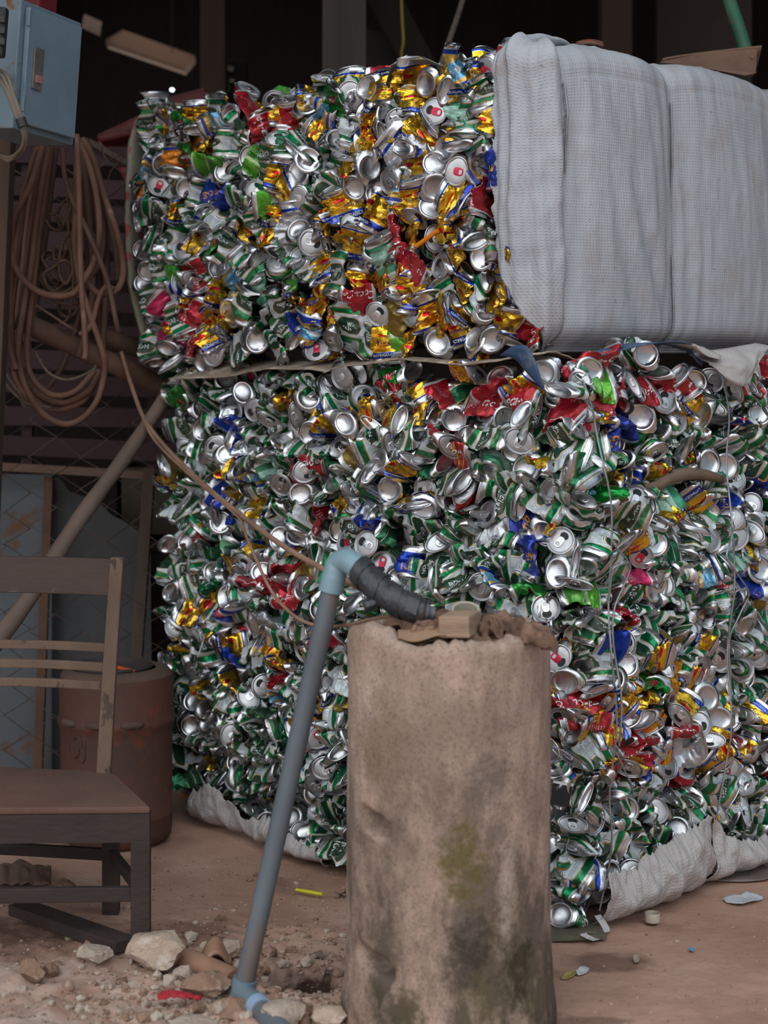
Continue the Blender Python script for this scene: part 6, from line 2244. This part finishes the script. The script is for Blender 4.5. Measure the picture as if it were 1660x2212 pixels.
# loose fence wire curls above the bale
mb = MB()
hose(mb, [(214, 293), (240, 282), (270, 280), (290, 290), (300, 304)], 4.5, 0.0018)
hose(mb, [(216, 330), (222, 318), (216, 308), (230, 345), (250, 340), (272, 330), (240, 370), (232, 402)], 4.5, 0.0018)
o = mb.build('loose_wire', m_fwire, smooth=60)
tag(o, 'curl of loose thin wire between hose coils and the upper bale', 'wire')
wood_bar('thin_batten', 'thin brown stick running from the hoses toward the red machine', P(192, 305, 4.88), P(275, 352, 4.88), 0.016, 0.016, m_post, 'stick')

# ------------------------------------------------------------------ dark shed interior
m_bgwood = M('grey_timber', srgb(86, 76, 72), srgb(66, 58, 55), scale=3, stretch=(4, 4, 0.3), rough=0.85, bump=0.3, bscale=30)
BD = 5.3
q0, q1 = P(742, 600, BD), P(746, -60, BD)
wood_bar('shed_post', 'grey square timber post rising behind the upper bale', (q0.x, q0.y, 0), (q1.x, q1.y, 2.9), 0.13, 0.13, m_bgwood, up=(0, 1, 0))
wood_bar('shed_brace', 'dark diagonal timber brace right of the grey post', P(800, -60, 5.55), P(930, 190, 5.55), 0.06, 0.10, m_dark, 'brace')
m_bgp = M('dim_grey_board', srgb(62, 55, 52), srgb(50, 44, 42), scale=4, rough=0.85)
def slab(name, label, cat, pix, d, t_, mat):
    vs_ = [P(x, y, d) for x, y in pix]
    k = len(vs_)
    allv = vs_ + [p + Vector((0, t_, 0)) for p in vs_]
    fs_ = [tuple(range(k)), tuple(range(2 * k - 1, k - 1, -1))] + [(i, i + k, (i + 1) % k + k, (i + 1) % k) for i in range(k)]
    return tag(MB().add(allv, fs_).build(name, mat), label, cat)


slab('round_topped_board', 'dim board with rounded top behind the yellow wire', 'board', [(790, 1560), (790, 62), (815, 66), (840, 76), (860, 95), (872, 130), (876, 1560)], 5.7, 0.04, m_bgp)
o = MB().tube(spline([P(866, -60, 5.2), P(869, 30, 5.2), P(872, 90, 5.2), P(868, 120, 5.15), P(878, 165, 5.1), P(884, 330, 5.1)], 6), 0.005, 8).build('yellow_wire', M('yellow_insulation', srgb(136, 112, 44), rough=0.6), smooth=60)
tag(o, 'yellow wire hanging behind the upper bale', 'wire')
o = MB().tube(spline([P(1020, -70, 5.0), P(994, 20, 4.9), P(972, 85, 4.75), P(950, 150, 4.6), P(905, 268, 4.5)], 6), 0.008, 8).build('grey_rope', M('grey_rope_fibre', srgb(118, 106, 96), srgb(96, 84, 76), scale=60, rough=0.9), smooth=60)
tag(o, 'grey rope slanting down to the upper bale', 'rope')
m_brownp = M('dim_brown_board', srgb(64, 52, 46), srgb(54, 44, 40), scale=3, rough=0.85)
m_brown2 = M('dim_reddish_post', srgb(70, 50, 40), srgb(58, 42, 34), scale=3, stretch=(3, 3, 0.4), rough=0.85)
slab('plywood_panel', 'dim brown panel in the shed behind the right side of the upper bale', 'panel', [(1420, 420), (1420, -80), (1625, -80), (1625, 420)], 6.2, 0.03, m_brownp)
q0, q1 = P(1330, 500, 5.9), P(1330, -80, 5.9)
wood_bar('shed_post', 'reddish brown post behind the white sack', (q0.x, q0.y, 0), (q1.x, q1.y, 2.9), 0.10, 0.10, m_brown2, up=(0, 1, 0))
q0, q1 = P(462, 500, 6.0), P(462, -80, 6.0)
wood_bar('shed_post', 'dark post in the shed right of the pale corrugated sheet', (q0.x, q0.y, 0), (q1.x, q1.y, 2.9), 0.085, 0.085, m_brown2, up=(0, 1, 0))
# corrugated translucent roof sheet under the roof opening
m, n, l, b = new_mat('translucent_sheet')
tr = n.new('ShaderNodeBsdfTranslucent')
tr.inputs['Color'].default_value = (0.75, 0.55, 0.42, 1)
mx = n.new('ShaderNodeMixShader')
mx.inputs[0].default_value = 0.6
b.inputs['Base Color'].default_value = srgb(176, 140, 118)
b.inputs['Roughness'].default_value = 0.6
l.new(b.outputs[0], mx.inputs[1])
l.new(tr.outputs[0], mx.inputs[2])
l.new(mx.outputs[0], n['Material Output'].inputs[0])
m_trans = m


def corr(a_, b2, c_, amp, waves):
    A, B, C_ = a_, b2, c_

    def fn(u, v):
        p = A + (B - A) * u + (C_ - A) * v
        p = Vector(p)
        p.z += amp * math.sin(v * waves * 2 * math.pi)
        return p
    return fn


o = MB().grid(corr(P(228, 96, 6.7), P(400, 155, 7.2), P(268, 72, 7.35), 0.022, 6), 6, 60).build('corrugated_sheet', m_trans, smooth=180)
tag(o, 'pale corrugated roof sheet glowing with daylight in the dark shed', 'roof sheet')
o = MB().grid(corr(P(176, 60, 6.6), P(216, 78, 6.6), P(182, 30, 6.9), 0.006, 2), 4, 30).build('corrugated_sheet', m_trans, smooth=180)
tag(o, 'small end of a pale roof sheet right of the electric box', 'roof sheet')
m_deepred = M('dim_red_paint', srgb(120, 28, 32), srgb(96, 26, 28), scale=6, rough=0.6)
mach = thing('red_machine', 'dark red painted machine in the shed between the hoses and the upper bale', 'machine', P(330, 600, 5.6)[:])


def slab_part(name, pix, d, t_, mat, parent):
    vs_ = [P(x, y, d) for x, y in pix]
    k = len(vs_)
    allv = vs_ + [p + Vector((0, t_, 0)) for p in vs_]
    fs_ = [tuple(range(k)), tuple(range(2 * k - 1, k - 1, -1))] + [(i, i + k, (i + 1) % k + k, (i + 1) % k) for i in range(k)]
    o_ = MB().add(allv, fs_).build(name, mat, parent)
    bv_ = o_.modifiers.new('edge', 'BEVEL')
    bv_.width = 0.01
    bv_.segments = 2
    return o_


slab_part('machine_chute', [(205, 292), (300, 248), (350, 212), (445, 188), (448, 214), (400, 240), (300, 290), (215, 308)], 5.4, 0.35, m_deepred, mach)
slab_part('machine_body', [(205, 308), (215, 300), (300, 290), (420, 240), (440, 420), (280, 420), (240, 330)], 5.5, 0.5, m_deepred, mach)
slab_part('machine_stand', [(290, 400), (430, 400), (430, 1560), (290, 1560)], 5.75, 0.2, m_dark, mach)
o = MB().box(ctr + ezn * (H_b / 2 + 0.029) + eyn * 0.075 + exn * W_b * 0.18, (0.07, 0.06, 0.058), rotb, 0, 0.006).build('red_tool_case', m_deepred)
tag(o, 'red plastic case standing on top of the electric box', 'case')
# pulley of the machine glimpsed in the dark
m_steelbg = M('dim_steel', srgb(120, 104, 92), rough=0.45, metal=0.6)
slab_part('machine_frame', [(452, 128), (532, 128), (532, 1500), (452, 1500)], 6.16, 0.08, m_dark, mach)
wh = MB().lathe([(0.008, -0.02), (0.022, -0.02), (0.022, 0.02), (0.008, 0.02)], P(486, 192, 6.12)[:], 24, rot=Matrix.Rotation(math.pi / 2, 3, 'X')).build('pulley', m_dk, mach, smooth=50)
MB().lathe([(0.0005, -0.026), (0.008, -0.026), (0.008, 0.02)], P(486, 192, 6.12)[:], 16, rot=Matrix.Rotation(math.pi / 2, 3, 'X')).build('hub', m_steelbg, wh, smooth=50)
for (px, py, w, h) in ((498, 150, 16, 14), (502, 176, 13, 11)):
    MB().box(P(px, py, 6.14), (w * 6.1 / F, 0.03, h * 6.1 / F), Matrix.Rotation(0.3, 3, 'Y'), 0, 0.004).build('steel_block', m_steelbg, mach)['label'] = 'bright steel block'
# small lamp far back
m, n, l, b = new_mat('small_lamp_glow')
b.inputs['Emission Color'].default_value = (0.8, 0.88, 1, 1)
b.inputs['Emission Strength'].default_value = 6.0
lp_ = P(372, 194, 7.5)
lamp = thing('hanging_lamp', 'tiny white lamp glowing in the dark of the shed', 'lamp', lp_[:])
MB().lathe([(0.0005, -0.006), (0.006, -0.004), (0.008, 0.0), (0.006, 0.004), (0.0005, 0.006)], lp_[:], 14).build('bulb', m, lamp, smooth=80)
MB().tube([lp_, (lp_.x, lp_.y, 3.28)], 0.002, 6).build('cord', m_dk, lamp)

# shovel lying on top of the upper bale
m_green = M('chipped_green_paint', srgb(56, 104, 78), srgb(46, 84, 64), scale=6, rough=0.5, c3=srgb(108, 92, 76), scale3=14, lo3=0.55, hi3=0.62)
m_blade = M('rusty_brown_blade', srgb(128, 98, 80), srgb(104, 78, 64), scale=8, rough=0.8, bump=0.25, bscale=40)
sd_ = 4.18
sh = thing('shovel', 'shovel with green handle and rusty blade on top of the sack wrapped bale', 'shovel', P(1530, 150, sd_)[:])
MB().tube([P(1612, 112, sd_), P(1600, 70, sd_ + 0.03), P(1576, 0, sd_ + 0.08), P(1545, -90, sd_ + 0.16)], [0.0165, 0.0165, 0.0165, 0.0165], 16).build('handle', m_green, sh, smooth=60)


def blade(u, v):
    px = 1425 + 212 * u
    top = 132 - 28 * u ** 0.8
    p = P(px, top + 2, sd_ - 0.02 + 0.02 * math.sin(u * 3))
    # the blade runs back and dips toward the far side
    p.y += -0.05 + 0.20 * v
    p.z += -0.052 * math.sin(math.pi * v) * (0.25 + 0.75 * u) - 0.012 * (1 - v) * 0
    return p


o = MB().grid(blade, 24, 14).build('blade', m_blade, sh, smooth=180)
o.modifiers.new('thickness', 'SOLIDIFY').thickness = 0.004
f0, f1, f2, f3 = P(1425, 134, sd_ - 0.07), P(1636, 106, sd_ - 0.07), P(1634, 158, sd_ - 0.06), P(1600, 162, sd_ - 0.06)
mb = MB()
vs_ = [f0, P(1530, 112, sd_ - 0.07), f1, f2, P(1610, 163, sd_ - 0.06), P(1520, 146, sd_ - 0.06)]
allv = vs_ + [p + Vector((0, 0.005, 0)) for p in vs_]
mb.add(allv, [(0, 1, 2, 3, 4, 5), (11, 10, 9, 8, 7, 6)] + [(i, i + 6, (i + 1) % 6 + 6, (i + 1) % 6) for i in range(6)])
o = mb.build('blade_side', m_blade, sh)
MB().tube([P(1626, 122, sd_ - 0.075), P(1626, 122, sd_ - 0.06)], 0.004, 10).build('rivet', m_steelbg, sh, smooth=50)
# scraps on the top of the sack
m_net = M('orange_black_scrap', srgb(140, 84, 56), srgb(50, 46, 46), scale=40, rough=0.6)
o = MB().grid(lambda u, v: Vector(P(1245 + 60 * u, 98 - 6 * math.sin(math.pi * u) * 1.0, 3.86 + 0.05 * v)) + Vector((0, 0, 0.008 * math.sin(math.pi * v))), 12, 6).build('netting_scrap', m_net, smooth=60)
o.modifiers.new('thickness', 'SOLIDIFY').thickness = 0.006
tag(o, 'orange and black netting scrap on top of the white sack', 'scrap')
